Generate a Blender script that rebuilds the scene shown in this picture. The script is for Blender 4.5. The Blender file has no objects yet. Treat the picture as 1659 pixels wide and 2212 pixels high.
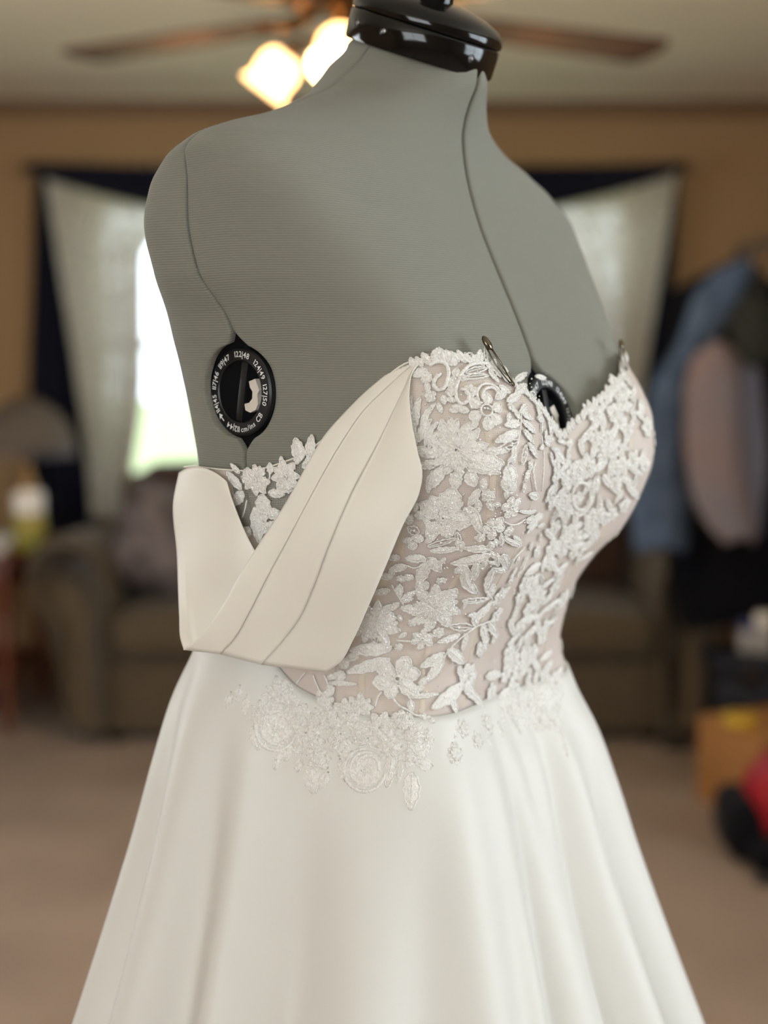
import bpy, bmesh, math, random
import numpy as np
from mathutils import Vector, Matrix
from mathutils.bvhtree import BVHTree

# ---------------------------------------------------------------- camera, world, light, exposure
scn = bpy.context.scene
COL = scn.collection
FPX = 3000.0                      # focal length in pixels of the 1659 x 2212 frame
CAMZ = 1.38
PITCH = math.atan(346 / 3000.0)

cam_d = bpy.data.cameras.new('camera')
cam = bpy.data.objects.new('camera', cam_d)
COL.objects.link(cam)
cam_d.sensor_fit = 'VERTICAL'
cam_d.sensor_height = 36.0
cam_d.lens = FPX / 2212.0 * 36.0
cam_d.clip_start = 0.05
cam.location = (0, 0, CAMZ)
cam.rotation_euler = (math.pi / 2 - PITCH, 0, 0)
cam_d.dof.use_dof = True
cam_d.dof.focus_distance = 0.885
cam_d.dof.aperture_fstop = 2.9
scn.camera = cam

scn.view_settings.view_transform = 'Standard'
scn.view_settings.look = 'None'
scn.view_settings.gamma = 1.0
scn.view_settings.use_curve_mapping = False
scn.view_settings.exposure = 0.0
try:
    scn.cycles.use_denoising = True
    scn.cycles.max_bounces = 5
    scn.cycles.transparent_max_bounces = 6
    scn.cycles.use_adaptive_sampling = True
    scn.cycles.adaptive_threshold = 0.05
    scn.cycles.caustics_reflective = False
    scn.cycles.caustics_refractive = False
except Exception:
    pass

wd = bpy.data.worlds.new('daylight_sky')
scn.world = wd
wd.use_nodes = True
wd.node_tree.nodes['Background'].inputs[0].default_value = (0.80, 0.92, 1.0, 1)
wd.node_tree.nodes['Background'].inputs[1].default_value = 5.0


def area_light(name, loc, target, sx, sy, watts, col):
    d = bpy.data.lights.new(name, 'AREA')
    d.shape = 'RECTANGLE'
    d.size, d.size_y, d.energy, d.color = sx, sy, watts, col
    o = bpy.data.objects.new(name, d)
    COL.objects.link(o)
    o.location = loc
    o.rotation_euler = (Vector(target) - Vector(loc)).to_track_quat('-Z', 'Y').to_euler()
    return o


# daylight falling in through the four window openings of the room
ROOM_X0, ROOM_X1, ROOM_Y0, ROOM_Y1, ROOM_H = -2.75, 2.45, -2.1, 5.85, 2.40
area_light('daylight_right_window', (ROOM_X1 - 0.03, 0.75, 1.45), (0.0, 0.75, 1.45), 1.5, 1.2, 36, (0.82, 0.92, 1.0))
area_light('daylight_front_window', (-0.75, ROOM_Y0 + 0.03, 1.6), (-0.75, 3.0, 1.6), 2.0, 1.25, 33, (1.0, 0.985, 0.96))
area_light('daylight_left_window', (ROOM_X0 + 0.03, 2.5, 1.45), (0.0, 2.5, 0.6), 1.2, 1.1, 25, (0.95, 0.98, 1.0))
pt = area_light('sky_portal_back_window', (-0.09, ROOM_Y1 + 0.10, 1.41), (-0.09, 0.0, 1.41), 2.24, 1.2, 1, (1, 1, 1))
pt.data.cycles.is_portal = True

# ---------------------------------------------------------------- helpers
rng = np.random.default_rng(7)
random.seed(7)


def hexlin(r, g, b):
    def f(c):
        c /= 255.0
        return c / 12.92 if c <= 0.04045 else ((c + 0.055) / 1.055) ** 2.4
    return (f(r), f(g), f(b), 1.0)


def mat(name, color, rough=0.6, spec=0.4, metal=0.0, sheen=0.0, noise=None, bump=None, emit=None, emit_s=0.0, alpha=1.0,
        coat=0.0, transl=0.0, sss=0.0):
    """noise=(scale, second colour, detail); bump=(kind, scale, strength, distance)"""
    m = bpy.data.materials.new(name)
    m.use_nodes = True
    nt = m.node_tree
    b = nt.nodes['Principled BSDF']
    b.inputs['Base Color'].default_value = color
    b.inputs['Roughness'].default_value = rough
    b.inputs['Specular IOR Level'].default_value = spec
    b.inputs['Metallic'].default_value = metal
    b.inputs['Sheen Weight'].default_value = sheen
    b.inputs['Coat Weight'].default_value = coat
    b.inputs['Alpha'].default_value = alpha
    if sss:
        b.inputs['Subsurface Weight'].default_value = sss
        b.inputs['Subsurface Radius'].default_value = (0.003, 0.003, 0.003)
    if emit:
        b.inputs['Emission Color'].default_value = emit
        b.inputs['Emission Strength'].default_value = emit_s
    tc = nt.nodes.new('ShaderNodeTexCoord')
    if noise:
        n = nt.nodes.new('ShaderNodeTexNoise')
        n.inputs['Scale'].default_value = noise[0]
        n.inputs['Detail'].default_value = noise[2] if len(noise) > 2 else 3.0
        nt.links.new(tc.outputs['Object'], n.inputs['Vector'])
        r = nt.nodes.new('ShaderNodeValToRGB')
        r.color_ramp.elements[0].position = 0.35
        r.color_ramp.elements[1].position = 0.65
        r.color_ramp.elements[0].color = color
        r.color_ramp.elements[1].color = noise[1]
        nt.links.new(n.outputs['Fac'], r.inputs['Fac'])
        nt.links.new(r.outputs['Color'], b.inputs['Base Color'])
    if bump:
        kind, sc, st, dist = bump
        if kind == 'noise':
            t = nt.nodes.new('ShaderNodeTexNoise')
            t.inputs['Detail'].default_value = 2.0
            out = 'Fac'
        elif kind == 'voronoi':
            t = nt.nodes.new('ShaderNodeTexVoronoi')
            out = 'Distance'
        else:
            t = nt.nodes.new('ShaderNodeTexWave')
            t.bands_direction = kind
            out = 'Fac'
        t.inputs['Scale'].default_value = sc
        nt.links.new(tc.outputs['Object'], t.inputs['Vector'])
        bp = nt.nodes.new('ShaderNodeBump')
        bp.inputs['Strength'].default_value = st
        bp.inputs['Distance'].default_value = dist
        nt.links.new(t.outputs[out], bp.inputs['Height'])
        nt.links.new(bp.outputs['Normal'], b.inputs['Normal'])
    if transl:
        out = nt.nodes['Material Output']
        tr = nt.nodes.new('ShaderNodeBsdfTranslucent')
        tr.inputs['Color'].default_value = color
        mx = nt.nodes.new('ShaderNodeMixShader')
        mx.inputs[0].default_value = transl
        nt.links.new(b.outputs[0], mx.inputs[1])
        nt.links.new(tr.outputs[0], mx.inputs[2])
        nt.links.new(mx.outputs[0], out.inputs['Surface'])
    return m


def tag(o, label=None, cat=None, group=None, kind=None):
    if label:
        o['label'] = label
    if cat:
        o['category'] = cat
    if group:
        o['group'] = group
    if kind:
        o['kind'] = kind
    return o


def empty(name, loc, label, cat, group=None):
    o = bpy.data.objects.new(name, None)
    COL.objects.link(o)
    o.location = loc
    o.empty_display_size = 0.05
    tag(o, label, cat, group)
    return o


def wmat(o):
    m = Matrix.Translation(o.location) @ o.rotation_euler.to_matrix().to_4x4()
    return m


def put(o, parent):
    """parent o (its mesh is in world coordinates) to parent without moving it"""
    o.parent = parent
    if parent.parent is None:
        o.matrix_parent_inverse = wmat(parent).inverted()


def mesh(name, verts, faces, material, parent=None, smooth=True, uv=None):
    me = bpy.data.meshes.new(name)
    me.from_pydata([tuple(map(float, v)) for v in verts], [], [tuple(int(i) for i in f) for f in faces])
    if smooth:
        me.polygons.foreach_set('use_smooth', [True] * len(me.polygons))
    if uv is not None:
        l = me.uv_layers.new(name='uv')
        idx = np.zeros(len(me.loops), dtype=np.int32)
        me.loops.foreach_get('vertex_index', idx)
        l.data.foreach_set('uv', np.asarray(uv, dtype=np.float32)[idx].ravel())
    me.update()
    o = bpy.data.objects.new(name, me)
    COL.objects.link(o)
    if material is not None:
        me.materials.append(material)
    if parent is not None:
        put(o, parent)
    return o


class MB:
    """collects shapes for one mesh"""
    def __init__(self):
        self.v, self.f = [], []

    def add(self, verts, faces):
        n = len(self.v)
        self.v += [tuple(map(float, p)) for p in verts]
        self.f += [tuple(int(i) + n for i in f) for f in faces]
        return self

    def grid(self, P, close_u=False):
        """P[nv][nu][3]"""
        P = np.asarray(P)
        nv, nu = P.shape[:2]
        F = []
        for j in range(nv - 1):
            for i in range(nu if close_u else nu - 1):
                a, b = j * nu + i, j * nu + (i + 1) % nu
                F.append((a, b, b + nu, a + nu))
        return self.add(P.reshape(-1, 3), F)

    def box(self, c, s, rot=None, bevel=0.0):
        bm = bmesh.new()
        bmesh.ops.create_cube(bm, size=1.0)
        bmesh.ops.scale(bm, vec=s, verts=bm.verts)
        if bevel:
            bmesh.ops.bevel(bm, geom=list(bm.edges), offset=bevel, segments=2, profile=0.5, affect='EDGES')
        M = Matrix.Translation(c) @ (rot.to_4x4() if rot else Matrix.Identity(4))
        bm.verts.index_update()
        self.add([M @ v.co for v in bm.verts], [[v.index for v in f.verts] for f in bm.faces])
        bm.free()
        return self

    def lathe(self, prof, M=None, segs=40, cap=True):
        M = M or Matrix.Identity(4)
        V, F = [], []
        for r, z in prof:
            for k in range(segs):
                a = 2 * math.pi * k / segs
                V.append(M @ Vector((r * math.cos(a), r * math.sin(a), z)))
        for j in range(len(prof) - 1):
            for k in range(segs):
                a, b = j * segs + k, j * segs + (k + 1) % segs
                F.append((a, b, b + segs, a + segs))
        if cap:
            F.append(tuple(range(segs))[::-1])
            F.append(tuple((len(prof) - 1) * segs + k for k in range(segs)))
        return self.add(V, F)

    def tube(self, pts, r, segs=8, closed=False, flat=None):
        """r: radius or list; flat=(normal list, factor) squeezes along the normal"""
        pts = [Vector(p) for p in pts]
        n = len(pts)
        rs = r if hasattr(r, '__len__') else [r] * n
        V, F = [], []
        up = None
        for i, p in enumerate(pts):
            t = (pts[min(i + 1, n - 1)] - pts[max(i - 1, 0)]) if not closed else (pts[(i + 1) % n] - pts[i - 1])
            if t.length < 1e-9:
                t = Vector((0, 0, 1))
            t.normalize()
            if flat is not None:
                up = Vector(flat[0][i])
            elif up is None:
                up = Vector((0, 0, 1)) if abs(t.z) < 0.9 else Vector((1, 0, 0))
            up = (up - t * up.dot(t))
            if up.length < 1e-6:
                up = t.orthogonal()
            up.normalize()
            s = t.cross(up)
            fz = flat[1] if flat is not None else 1.0
            for k in range(segs):
                a = 2 * math.pi * k / segs
                V.append(p + s * (math.cos(a) * rs[i]) + up * (math.sin(a) * rs[i] * fz))
        m = n if closed else n - 1
        for i in range(m):
            j = (i + 1) % n
            for k in range(segs):
                k2 = (k + 1) % segs
                F.append((i * segs + k, i * segs + k2, j * segs + k2, j * segs + k))
        if not closed:
            F.append(tuple(range(segs))[::-1])
            F.append(tuple((n - 1) * segs + k for k in range(segs)))
        return self.add(V, F)

    def sphere(self, c, r, sub=1, scale=(1, 1, 1), M=None):
        bm = bmesh.new()
        bmesh.ops.create_icosphere(bm, subdivisions=sub, radius=1.0)
        bm.verts.index_update()
        c = Vector(c)
        V = []
        for v in bm.verts:
            q = Vector((v.co.x * scale[0], v.co.y * scale[1], v.co.z * scale[2])) * r
            V.append(c + (M @ q if M else q))
        self.add(V, [[v.index for v in f.verts] for f in bm.faces])
        bm.free()
        return self

    def cushion(self, c, size, r, puff=(0, 0, 0), rot=None, n=14, wob=0.0):
        """rounded, puffed box; size = full extents"""
        h = np.array(size) / 2.0
        bm = bmesh.new()
        bmesh.ops.create_cube(bm, size=2.0)
        bmesh.ops.subdivide_edges(bm, edges=list(bm.edges), cuts=n, use_grid_fill=True)
        bm.verts.index_update()
        R = rot.to_3x3() if rot else Matrix.Identity(3)
        ph = rng.uniform(0, 6, 6)
        V = []
        for v in bm.verts:
            p = np.array(v.co)
            p = np.sign(p) * np.sin(np.abs(p) * math.pi / 2) ** 1.0
            q = p * h
            inner = np.clip(q, -(h - r), h - r)
            d = q - inner
            L = np.linalg.norm(d)
            if L > 1e-9:
                q = inner + d / L * r if L > r else q
            for a in range(3):
                b, e = (a + 1) % 3, (a + 2) % 3
                q[a] += np.sign(p[a]) * puff[a] * (1 - p[b] ** 2) * (1 - p[e] ** 2) * abs(p[a])
            if wob:
                q = q + wob * np.array([math.sin(9 * q[1] + ph[0]) * math.sin(7 * q[2] + ph[1]),
                                        math.sin(8 * q[0] + ph[2]) * math.sin(9 * q[2] + ph[3]),
                                        math.sin(7 * q[0] + ph[4]) * math.sin(8 * q[1] + ph[5])])
            V.append(Vector(c) + R @ Vector(q))
        self.add(V, [[v.index for v in f.verts] for f in bm.faces])
        bm.free()
        return self

    def build(self, name, material, parent=None, smooth=True, autosmooth=None):
        o = mesh(name, self.v, self.f, material, parent, smooth)
        if autosmooth:
            o.data.set_sharp_from_angle(angle=math.radians(autosmooth))
        return o


def box_obj(name, c, s, material, parent=None, bevel=0.0, rot=None):
    return MB().box(c, s, rot, bevel).build(name, material, parent, smooth=bool(bevel), autosmooth=35 if bevel else None)


def at(px, py, Y):
    """the point at world depth Y seen at pixel (px, py)"""
    c, s = math.cos(PITCH), math.sin(PITCH)
    u, v = (px - 829.5) / FPX, (1106 - py) / FPX
    d = np.array([u, c + v * s, -s + v * c])
    return np.array([0, 0, CAMZ]) + d * (Y / d[1])


def pchip(xs, ys, x):
    xs = np.asarray(xs, float)
    ys = np.asarray(ys, float)
    sh = ys.shape[1:]
    ys = ys.reshape(len(xs), -1)
    x = np.atleast_1d(np.asarray(x, float))
    h = np.diff(xs)[:, None]
    d = np.diff(ys, axis=0) / h
    m = np.zeros_like(ys)
    w1, w2 = 2 * h[1:] + h[:-1], h[1:] + 2 * h[:-1]
    ok = d[:-1] * d[1:] > 0
    with np.errstate(all='ignore'):
        mm = (w1 + w2) / (w1 / d[:-1] + w2 / d[1:])
    m[1:-1] = np.where(ok, mm, 0)
    m[0], m[-1] = d[0], d[-1]
    x = np.clip(x, xs[0], xs[-1])
    k = np.clip(np.searchsorted(xs, x) - 1, 0, len(xs) - 2)
    hh = h[k, 0][:, None]
    t = ((x - xs[k]) / h[k, 0])[:, None]
    r = (2*t**3 - 3*t**2 + 1) * ys[k] + (t**3 - 2*t**2 + t) * hh * m[k] + (-2*t**3 + 3*t**2) * ys[k+1] + (t**3 - t**2) * hh * m[k+1]
    return r.reshape((len(x),) + sh)


def smooth_path(pts, n):
    """resampled spline through points of any dimension"""
    P = np.asarray(pts, float)
    s = np.concatenate([[0], np.cumsum(np.linalg.norm(np.diff(P, axis=0), axis=1))])
    # cubic (natural-ish, Catmull-Rom tangents) in arc length
    m = np.gradient(P, s, axis=0)
    x = np.linspace(0, s[-1], n)
    k = np.clip(np.searchsorted(s, x) - 1, 0, len(s) - 2)
    h = (s[k+1] - s[k])[:, None]
    t = ((x - s[k])[:, None]) / h
    return (2*t**3-3*t**2+1)*P[k] + (t**3-2*t**2+t)*h*m[k] + (-2*t**3+3*t**2)*P[k+1] + (t**3-t**2)*h*m[k+1]

# ---------------------------------------------------------------- materials of the room
M_wall = mat('tan_wall_paint', hexlin(160, 130, 95), 0.85, 0.2, bump=('noise', 120, 0.08, 0.002))
M_ceil = mat('beige_ceiling_paint', hexlin(238, 230, 212), 0.9, 0.15, bump=('noise', 60, 0.15, 0.004))
M_trim = mat('brown_trim', hexlin(120, 92, 66), 0.5, 0.3)
M_white = mat('white_painted_wood', hexlin(226, 224, 216), 0.5, 0.4)
M_dark = mat('soft_black', (0.006, 0.006, 0.008, 1), 0.8, 0.2)


def carpet_material():
    m = mat('beige_carpet', hexlin(156, 135, 118), 0.95, 0.05, sheen=0.1, noise=(2.2, hexlin(142, 121, 104), 4))
    nt = m.node_tree
    b = nt.nodes['Principled BSDF']
    tc = nt.nodes.new('ShaderNodeTexCoord')
    w = nt.nodes.new('ShaderNodeTexWave')
    w.wave_type = 'BANDS'
    w.bands_direction = 'DIAGONAL'
    w.inputs['Scale'].default_value = 30
    w.inputs['Distortion'].default_value = 3
    n = nt.nodes.new('ShaderNodeTexNoise')
    n.inputs['Scale'].default_value = 170
    ad = nt.nodes.new('ShaderNodeMath')
    ad.operation = 'ADD'
    bp = nt.nodes.new('ShaderNodeBump')
    bp.inputs['Strength'].default_value = 0.5
    bp.inputs['Distance'].default_value = 0.012
    nt.links.new(tc.outputs['Object'], w.inputs['Vector'])
    nt.links.new(tc.outputs['Object'], n.inputs['Vector'])
    nt.links.new(w.outputs['Fac'], ad.inputs[0])
    nt.links.new(n.outputs['Fac'], ad.inputs[1])
    nt.links.new(ad.outputs[0], bp.inputs['Height'])
    nt.links.new(bp.outputs['Normal'], b.inputs['Normal'])
    return m


M_carpet = carpet_material()
X0r, X1r, Y0r, Y1r, H = ROOM_X0, ROOM_X1, ROOM_Y0, ROOM_Y1, ROOM_H
T = 0.12


def struct(o):
    o['kind'] = 'structure'
    return o


struct(box_obj('floor', ((X0r+X1r)/2, (Y0r+Y1r)/2, -0.05), (X1r-X0r+2*T, Y1r-Y0r+2*T, 0.1), M_carpet))
struct(box_obj('ceiling', ((X0r+X1r)/2, (Y0r+Y1r)/2, H+0.05), (X1r-X0r+2*T, Y1r-Y0r+2*T, 0.1), M_ceil))


def wall_with_hole(name, axis, pos, lo, hi, hole, sgn):
    """wall in the plane axis=pos, from lo to hi along the other axis, hole=(a0,a1,z0,z1); thickness outwards (sgn)"""
    mb = MB()
    a0, a1, z0, z1 = hole
    for (p0, p1, q0, q1) in ((lo, a0, 0, H), (a1, hi, 0, H), (a0, a1, 0, z0), (a0, a1, z1, H)):
        if p1 - p0 < 1e-4 or q1 - q0 < 1e-4:
            continue
        if axis == 'y':
            mb.box(((p0+p1)/2, pos+sgn*T/2, (q0+q1)/2), (p1-p0, T, q1-q0))
        else:
            mb.box((pos+sgn*T/2, (p0+p1)/2, (q0+q1)/2), (T, p1-p0, q1-q0))
    return struct(mb.build(name, M_wall, smooth=False))


BW = (-1.22, 1.04, 0.80, 2.02)     # the wide back window: x0, x1, z0, z1
RW = (0.0, 1.5, 0.85, 2.05)
FW = (-1.75, 0.25, 0.98, 2.22)
wall_with_hole('wall_back', 'y', Y1r, X0r, X1r, BW, 1)
wall_with_hole('wall_right', 'x', X1r, Y0r, Y1r, RW, 1)
wall_with_hole('wall_front', 'y', Y0r, X0r, X1r, FW, -1)
LW = (1.9, 3.1, 0.90, 2.0)
wall_with_hole('wall_left', 'x', X0r, Y0r, Y1r, LW, -1)
# crown moulding and baseboards
struct(box_obj('trim_1', ((X0r+X1r)/2, Y1r-0.02, H-0.03), (X1r-X0r, 0.04, 0.06), M_trim, bevel=0.012))
struct(box_obj('baseboard_back', ((X0r+X1r)/2, Y1r-0.008, 0.05), (X1r-X0r, 0.016, 0.1), M_trim, bevel=0.005))
struct(box_obj('baseboard_left', (X0r+0.008, (Y0r+Y1r)/2, 0.05), (0.016, Y1r-Y0r, 0.1), M_trim, bevel=0.005))
struct(box_obj('baseboard_right', (X1r-0.008, (Y0r+Y1r)/2, 0.05), (0.016, Y1r-Y0r, 0.1), M_trim, bevel=0.005))


def glass_material():
    m = bpy.data.materials.new('window_glass')
    m.use_nodes = True
    nt = m.node_tree
    nt.nodes.clear()
    o = nt.nodes.new('ShaderNodeOutputMaterial')
    t = nt.nodes.new('ShaderNodeBsdfTransparent')
    g = nt.nodes.new('ShaderNodeBsdfGlossy')
    g.inputs['Roughness'].default_value = 0.02
    mx = nt.nodes.new('ShaderNodeMixShader')
    mx.inputs[0].default_value = 0.05
    nt.links.new(t.outputs[0], mx.inputs[1])
    nt.links.new(g.outputs[0], mx.inputs[2])
    nt.links.new(mx.outputs[0], o.inputs['Surface'])
    return m


M_glass = glass_material()


def window(name, axis, pos, hole, n, sgn):
    """frame, sill, mullions and panes filling a wall opening"""
    a0, a1, z0, z1 = hole
    mid = pos + sgn * T * 0.5

    def B(c, s):
        return (c, s) if axis == 'y' else ((c[1], c[0], c[2]), (s[1], s[0], s[2]))
    mb = MB()
    fw = 0.045
    for c, s in ((((a0+fw/2), mid, (z0+z1)/2), (fw, 0.06, z1-z0)), (((a1-fw/2), mid, (z0+z1)/2), (fw, 0.06, z1-z0)),
                 (((a0+a1)/2, mid, z0+fw/2), (a1-a0, 0.06, fw)), (((a0+a1)/2, mid, z1-fw/2), (a1-a0, 0.06, fw))):
        mb.box(*B(c, s))
    root = struct(mb.build(name, M_white, smooth=False))
    mb = MB()
    mb.box(*B(((a0+a1)/2, pos - sgn*0.02, z0-0.015), (a1-a0+0.1, 0.08, 0.03)), bevel=0.004)
    mb.build('window_sill', M_white, root, smooth=False)
    w = (a1-a0)/n
    for k in range(n):
        if k:
            q = MB()
            q.box(*B((a0+k*w, mid, (z0+z1)/2), (0.07, 0.055, z1-z0-2*fw)))
            q.build('mullion', M_white, root, smooth=False)
        q = MB()
        q.box(*B((a0+(k+.5)*w, mid+sgn*0.01, (z0+z1)/2+0.0), (w-0.06, 0.05, 0.035)))
        q.build('sash_rail', M_white, root, smooth=False)
        q = MB()
        q.box(*B((a0+(k+.5)*w, mid+sgn*0.012, (z0+z1)/2), (w-0.05, 0.004, z1-z0-0.07)))
        q.build('pane', M_glass, root, smooth=False)
    return root


window('window_1', 'y', Y1r, BW, 3, 1)
window('window_2', 'x', X1r, RW, 2, 1)
window('window_3', 'y', Y0r, FW, 2, -1)
window('window_4', 'x', X0r, LW, 2, -1)
# the lawn outside the back window
M_lawn = mat('mown_lawn', hexlin(162, 168, 128), 0.95, 0.1, noise=(1.5, hexlin(152, 160, 118)), bump=('noise', 30, 0.4, 0.05))
o = box_obj('lawn', (0, 30, -0.6), (70, 48, 0.3), M_lawn)
tag(o, kind='structure')

# ---------------------------------------------------------------- curtains
M_navy = mat('navy_curtain_cloth', hexlin(14, 17, 32), 0.9, 0.15, sheen=0.1, bump=('noise', 300, 0.1, 0.001))


def sheer_material():
    m = bpy.data.materials.new('cream_sheer_lace')
    m.use_nodes = True
    nt = m.node_tree
    nt.nodes.clear()
    o = nt.nodes.new('ShaderNodeOutputMaterial')
    d = nt.nodes.new('ShaderNodeBsdfDiffuse')
    tl = nt.nodes.new('ShaderNodeBsdfTranslucent')
    tp = nt.nodes.new('ShaderNodeBsdfTransparent')
    c = hexlin(240, 236, 226)
    d.inputs[0].default_value = c
    tl.inputs[0].default_value = c
    a = nt.nodes.new('ShaderNodeMixShader')
    a.inputs[0].default_value = 0.45
    b = nt.nodes.new('ShaderNodeMixShader')
    tc = nt.nodes.new('ShaderNodeTexCoord')
    v = nt.nodes.new('ShaderNodeTexVoronoi')
    v.inputs['Scale'].default_value = 26
    r = nt.nodes.new('ShaderNodeMapRange')
    r.inputs['From Min'].default_value = 0.1
    r.inputs['From Max'].default_value = 0.7
    r.inputs['To Min'].default_value = 0.06
    r.inputs['To Max'].default_value = 0.34
    nt.links.new(tc.outputs['Object'], v.inputs['Vector'])
    nt.links.new(v.outputs['Distance'], r.inputs['Value'])
    nt.links.new(r.outputs[0], b.inputs[0])
    nt.links.new(d.outputs[0], a.inputs[1])
    nt.links.new(tl.outputs[0], a.inputs[2])
    nt.links.new(a.outputs[0], b.inputs[1])
    nt.links.new(tp.outputs[0], b.inputs[2])
    nt.links.new(b.outputs[0], o.inputs['Surface'])
    return m


M_sheer = sheer_material()


def curtain(name, rows, Y, folds, amp, material, label, cat='curtain', group=None, nu=120, thick=0.0015, ph=0.0):
    """rows: (z, x_left, x_right) from the top down"""
    zs = [r[0] for r in rows][::-1]
    dat = np.array([[r[1], r[2]] for r in rows][::-1])
    nz = 50
    z = np.linspace(zs[0], zs[-1], nz)
    xl = pchip(zs, dat, z)
    P = np.zeros((nz, nu, 3))
    t = np.linspace(0, 1, nu)
    for j in range(nz):
        w = xl[j, 1] - xl[j, 0]
        k = 1 - (j / (nz - 1)) * 0.35
        wob = np.sin(2*math.pi*folds*t + 0.6*np.sin(5*t + ph) + ph) + 0.35*np.sin(2*math.pi*folds*2.3*t + 1 + ph)
        P[j, :, 0] = xl[j, 0] + w*t + 0.006*np.sin(2*math.pi*folds*t*2 + ph)
        P[j, :, 1] = Y + amp*k*wob
        P[j, :, 2] = z[j] + 0.006*np.sin(2*math.pi*folds*t)
    o = MB().grid(P).build(name, material)
    so = o.modifiers.new('thickness', 'SOLIDIFY')
    so.thickness = thick
    tag(o, label, cat, group)
    return o


CY = Y1r - 0.10


def wx(px, Y=CY):
    return at(px, 800, Y)[0]


def wz(py, Y=CY):
    return at(829, py, Y)[2]


curtain('sheer_curtain', [(wz(362), wx(112), wx(620)), (wz(560), wx(138), wx(322)), (wz(800), wx(168), wx(318)), (wz(1000), wx(190), wx(290)), (wz(1110), wx(196), wx(268))],
        CY - 0.06, 15, 0.020, M_sheer, 'cream sheer lace curtain left of the dress form, tied in towards the sofa arm')
curtain('sheer_curtain', [(wz(372), wx(1010), wx(1446)), (wz(560), wx(1215), wx(1420)), (wz(740), wx(1262), wx(1394)), (wz(960), wx(1290), wx(1372)), (wz(1110), wx(1310), wx(1368))],
        CY - 0.06, 13, 0.020, M_sheer, 'cream sheer lace curtain right of the dress form near the hanging clothes', ph=2.0)
curtain('navy_curtain', [(wz(372), wx(86), wx(140)), (wz(600), wx(74), wx(150)), (wz(850), wx(60), wx(180)), (wz(1280), wx(56), wx(205))],
        CY + 0.015, 4, 0.018, M_navy, 'dark navy curtain panel hanging behind the table lamp')
curtain('navy_curtain', [(wz(376), wx(1418), wx(1458)), (wz(600), wx(1402), wx(1452)), (wz(850), wx(1376), wx(1450)), (wz(1280), wx(1356), wx(1452))],
        CY + 0.015, 4, 0.018, M_navy, 'dark navy curtain panel next to the hanging black coat', ph=1.0)


def valance():
    nx, nz = 90, 16
    P = np.zeros((nz, nx, 3))
    xa, xb = wx(84, CY-0.1), wx(1452, CY-0.1)
    for j in range(nz):
        for i in range(nx):
            t = i/(nx-1)
            s = j/(nz-1)
            c = math.sin(math.pi*t)
            top = wz(352, CY-0.1) - 0.035*c
            drop = 0.035 + 0.19*c**0.8
            P[j, i] = (xa + (xb-xa)*t, CY - 0.12 - 0.03*math.sin(s*math.pi) - 0.012*math.sin(s*11 + 2*t), top - drop*s)
    o = MB().grid(P).build('curtain_valance', M_navy)
    so = o.modifiers.new('thickness', 'SOLIDIFY')
    so.thickness = 0.004
    tag(o, 'dark navy scarf valance swagged across the top of the window', 'valance')


valance()
M_rod = mat('dark_bronze_rod', (0.03, 0.022, 0.018, 1), 0.35, 0.5, metal=0.8)
root = empty('curtain_rod', (0, CY, wz(360)), 'thin dark curtain rod above the window behind the navy valance', 'curtain rod')
MB().tube([(wx(78), CY - 0.03, wz(364)), (wx(1462), CY - 0.03, wz(364))], 0.011, 12).build('rod', M_rod, root)
for q in (78, 1462):
    MB().sphere((wx(q), CY - 0.03, wz(364)), 0.024, 2).build('finial', M_rod, root)
for q in (120, 1420):
    MB().box((wx(q), (CY - 0.03 + Y1r)/2, wz(364)), (0.015, 0.13, 0.015)).build('bracket', M_rod, root, smooth=False)

# ---------------------------------------------------------------- sofa
M_sofa = mat('taupe_sofa_fabric', hexlin(90, 77, 60), 0.9, 0.15, sheen=0.1, noise=(40, hexlin(78, 67, 52)), bump=('noise', 260, 0.3, 0.002))
M_brown = mat('dark_brown_cushion_fabric', hexlin(64, 47, 38), 0.9, 0.15, sheen=0.2, bump=('noise', 220, 0.3, 0.002))
SX0, SX1, SY0, SY1 = -1.25, 1.25, 4.75, 5.66
sofa = empty('sofa', (0, (SY0+SY1)/2, 0), 'long taupe sofa with rolled arms standing under the window', 'sofa')
MB().cushion((0, (SY0+SY1)/2+0.02, 0.175), (2.02, 0.86, 0.29), 0.03, (0, 0.01, 0)).build('base', M_sofa, sofa)
MB().cushion((0, 5.55, 0.55), (2.10, 0.20, 0.72), 0.08, (0, 0.02, 0)).build('backrest', M_sofa, sofa)


def sofa_arm(s):
    prof = [(0.98, 0.03), (1.08, 0.03), (1.12, 0.20), (1.16, 0.38), (1.195, 0.47), (1.235, 0.53), (1.25, 0.60), (1.235, 0.67), (1.19, 0.725),
            (1.12, 0.745), (1.05, 0.735), (0.99, 0.69), (0.96, 0.62), (0.955, 0.45), (0.965, 0.25)]
    loop = smooth_path(prof + [prof[0]], 56)[:-1]
    ys = [SY0, SY0 + 0.012, SY0 + 0.04, SY0 + 0.3, SY0 + 0.6, SY1 - 0.02, SY1]
    inset = [0.03, 0.010, 0.0, 0.0, 0.0, 0.0, 0.02]
    c = np.mean(loop, axis=0)
    P = []
    for y, q in zip(ys, inset):
        d = c - loop
        L = loop + d/np.linalg.norm(d, axis=1)[:, None]*q
        drop = 0.05*max(0, (y - SY0)/(SY1 - SY0))
        P.append([(s*x, y, z - drop*(z > 0.4)) for x, z in L])
    mb = MB().grid(P, True)
    n = len(loop)
    mb.f.append(tuple(range(n)))
    mb.f.append(tuple((len(ys)-1)*n + k for k in range(n))[::-1])
    o = mb.build('arm', M_sofa, sofa)
    # front roll panel with welt
    pts = [(s*x, SY0 - 0.002, z) for x, z in (loop + (c - loop)*0.10)]
    MB().tube(pts, 0.006, 6, closed=True).build('welt', M_sofa, o)


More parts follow.
